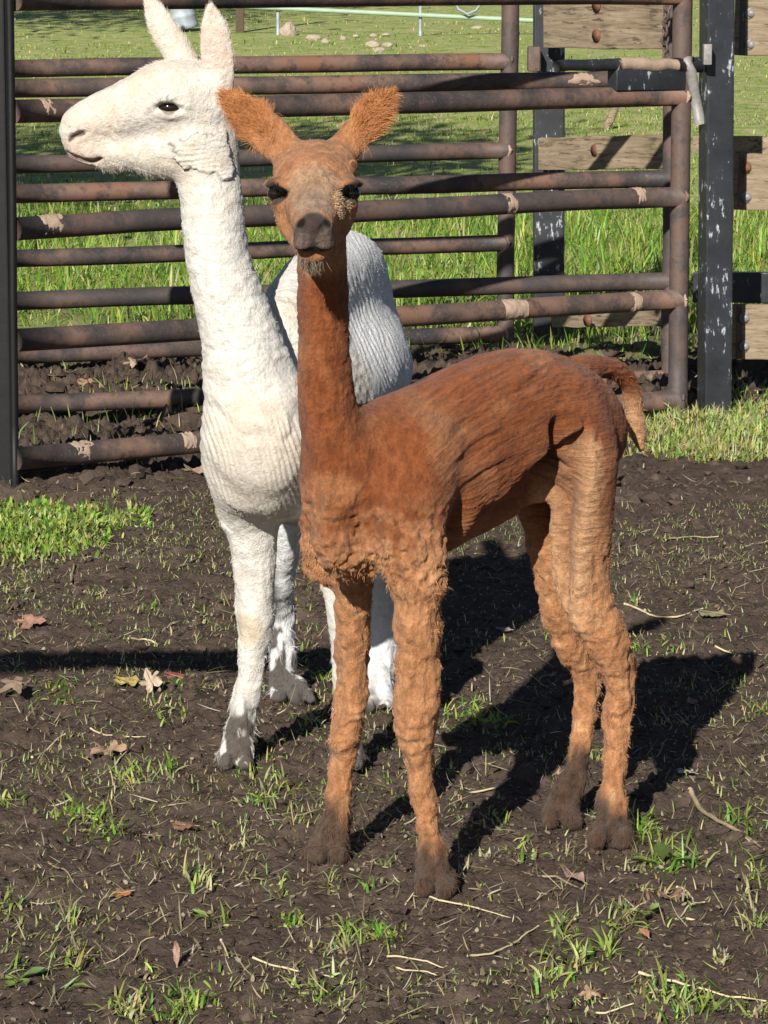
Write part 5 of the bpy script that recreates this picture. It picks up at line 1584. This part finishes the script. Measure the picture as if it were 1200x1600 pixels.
# ------------------------------------------------------------------ far side of the meadow
def rock(px, py, wpx, hpx, label, seed, mat='rock'):
    c = G(px, py)
    m = mpp(c[1], 0)
    bm = bmesh.new(); bmesh.ops.create_icosphere(bm, subdivisions=3, radius=1.0)
    V = np.array([v.co[:] for v in bm.verts]); F = np.array([[v.index for v in f.verts] for f in bm.faces]); bm.free()
    V = V * (1 + .30 * fbm(V * 1.3 + seed * 5, seed, 3))[:, None] + .03 * fbm(V * 5, seed + 2, 2)[:, None] * V
    V = V * np.array([wpx / 2 * m, wpx / 2 * m * .8, hpx * .65 * m])
    o = obj('rock', V + c + [0, 0, hpx * .3 * m], [F], MAT[mat], None, False)
    tag(o, label, 'rock', 'stones lying in the far meadow')
for k, a in enumerate([(450, 56, 26, 20, 'brownish stone nearest the white ears in the far meadow'), (490, 62, 22, 8, 'flat pale stone right of the brownish one'), (508, 67, 12, 7, 'small stone between the flat pale stone and the larger heap'), (582, 72, 24, 10, 'widest stone of the heap in the far meadow'),
                       (592, 80, 18, 8, 'front stone of the heap in the far meadow'), (606, 72, 18, 7, 'right hand stone of the heap in the far meadow'), (584, 60, 14, 6, 'rear stone of the heap in the far meadow'), (603, 58, 14, 5, 'small rear stone at the right of the heap'), (536, 62, 10, 5, 'small pale stone left of the heap'),
                       (745, 44, 18, 6, 'flat pale stone below the green tube fence'), (556, 60, 10, 4, 'tiny stone touching the left of the heap'), (660, 74, 12, 4, 'lone small stone left of the far gate upright')]):
    rock(*a, 400 + k)

# dented zinc drum half hidden by the white ears
c = G(291, 50)
m = mpp(c[1], 0)
prof = [(0, 17.5), (.02, 19.5), (.1, 20), (.3, 19.2), (.33, 20.2), (.36, 19.2), (.62, 19), (.65, 20), (.68, 19), (.96, 19), (1, 19.6)]
n = 28
a = np.linspace(0, 2 * math.pi, n, endpoint=False)
rings = []
for (f, rr) in prof:
    ring = np.stack([rr * m * np.cos(a), rr * m * np.sin(a), 0 * a + f * 62 * m], -1)
    rings.append(ring * (1 + .05 * fbm(ring * 3.0, 410, 2))[:, None])
V = np.concatenate(rings)
i = (np.arange(len(prof) - 1)[:, None] * n); j = np.arange(n)[None]; kk = (j + 1) % n
F = np.stack([i + j, i + kk, i + n + kk, i + n + j], -1).reshape(-1, 4)
V = np.concatenate([V, [[0, 0, 62 * m]]])
top = np.stack([np.full(n, len(V) - 1), (len(prof) - 1) * n + np.arange(n), (len(prof) - 1) * n + (np.arange(n) + 1) % n], -1)
Rl = np.array(Matrix.Rotation(-.22, 3, 'Y'))
drum = obj('drum', V @ Rl.T + c + [0, 0, .02], [F, top], MAT['galv'], None, True)
tag(drum, 'pale grey dented drum standing behind the ears of the white alpaca', 'drum')
# dark post and the pale tube fence
c = G(375, 52)
V, F = box(c + [0, 0, 1.0], (13 * mpp(c[1], 0), .1, 2.2), None, .01)
tag(obj('meadow_post', V, F, MAT['bark'], None, False), 'dark wooden post standing far back in the meadow right of the white ears', 'post')
yt = 41.0
root = empty('tube_fence', U(640, 60, yt) * np.array([1, 1, 0]) + np.array([0, 0, float(ground_z(0, yt))]), 'pale green tube fence crossing the far meadow at the top', 'fence')
V, F = tube(line(U(250, 4, yt), U(1000, 40, yt), 6), .030, 10)
obj('tube', V, F, MAT['greentube'], root)
for px in (434, 657, 880):
    p0 = U(px, 20, yt); g0 = np.array([p0[0], yt + .05, float(ground_z(p0[0], yt)) - .1])
    V, F = tube(line(g0, [p0[0], yt + .05, p0[2] + .35], 4), .022, 8)
    obj('stake', V, F, MAT['galv'], root)
arc = [U(x, y, yt - .1) for x, y in ((708, -2), (716, 14), (730, 22), (744, 16), (754, 2))]
V, F = tube(np.array(arc), .016, 8)
obj('bent_hoop', V, F, MAT['galv'], root)
# fallen branch standing in the grass behind the plank gate
c = G(946, 206)
V, F = tube(np.array([c, U(952, 190, c[1]), U(960, 172, c[1] + .1), U(966, 158, c[1] + .2)]), [.03, .035, .032, .02], 8)
tag(obj('dead_branch', V, F, MAT['wood'], None, True), 'pale broken branch propped in the grass behind the planks', 'branch')

# ------------------------------------------------------------------ trees beside the meadow, seen only by the shade they throw
def tree(x, y, h, R, n, label, seed):
    r = np.random.default_rng(seed)
    z0 = float(ground_z(x, y))
    root = empty('shade_tree', (x, y, z0), label, 'tree', 'trees beside the meadow')
    tops = []
    parts = [tube(np.array([[x, y, z0 - .1], [x + .1, y, z0 + h * .3], [x + .05, y + .1, z0 + h * .6], [x, y, z0 + h * .85]]), [.28, .22, .14, .05], 10)]
    for k in range(9):
        a = r.random() * 6.28; s = h * (.35 + .4 * r.random())
        e = np.array([x + R * .8 * math.cos(a), y + R * .8 * math.sin(a), z0 + s + R * .5])
        tops.append(e)
        parts.append(tube(np.array([[x, y, z0 + s], (np.array([x, y, z0 + s]) + e) / 2 + [0, 0, .2], e]), [.09, .06, .02], 6))
    V, F = merge(parts)
    q = np.concatenate([f for f in F if f.shape[1] == 4]); t = np.concatenate([f for f in F if f.shape[1] == 3])
    obj('trunk', V, [q, t], MAT['bark'], root)
    ctr = np.array(tops + [[x, y, z0 + h * .8], [x, y, z0 + h * .6]])
    k = r.choice(len(ctr), n)
    P = ctr[k] + r.normal(size=(n, 3)) * R * .26
    P[:, 2] = np.maximum(P[:, 2], z0 + 2.4)
    bl = blades(P, .10 + .10 * r.random(n), .07 + .06 * r.random(n), r.random(n) * 6.283, r.random(n) * 2.2, r.random(n), np.clip(np.array([.06, .11, .025]) * (.7 + .6 * r.random((n, 1))), 0, 1), r)
    obj('crown', bl[0], bl[1], MAT['blade'], root, True, bl[2])
tree(-4.6, 13.6, 6.2, 2.6, 9000, 'leafy tree left of the meadow whose shade falls behind the gates', 501)
tree(-7.6, 38.5, 8.5, 4.2, 9000, 'leafy tree farther up the meadow whose shade darkens the top left', 502)
tree(4.6, 15.5, 5.2, 1.5, 4000, 'small leafy tree right of the meadow beyond the plank fence', 503)
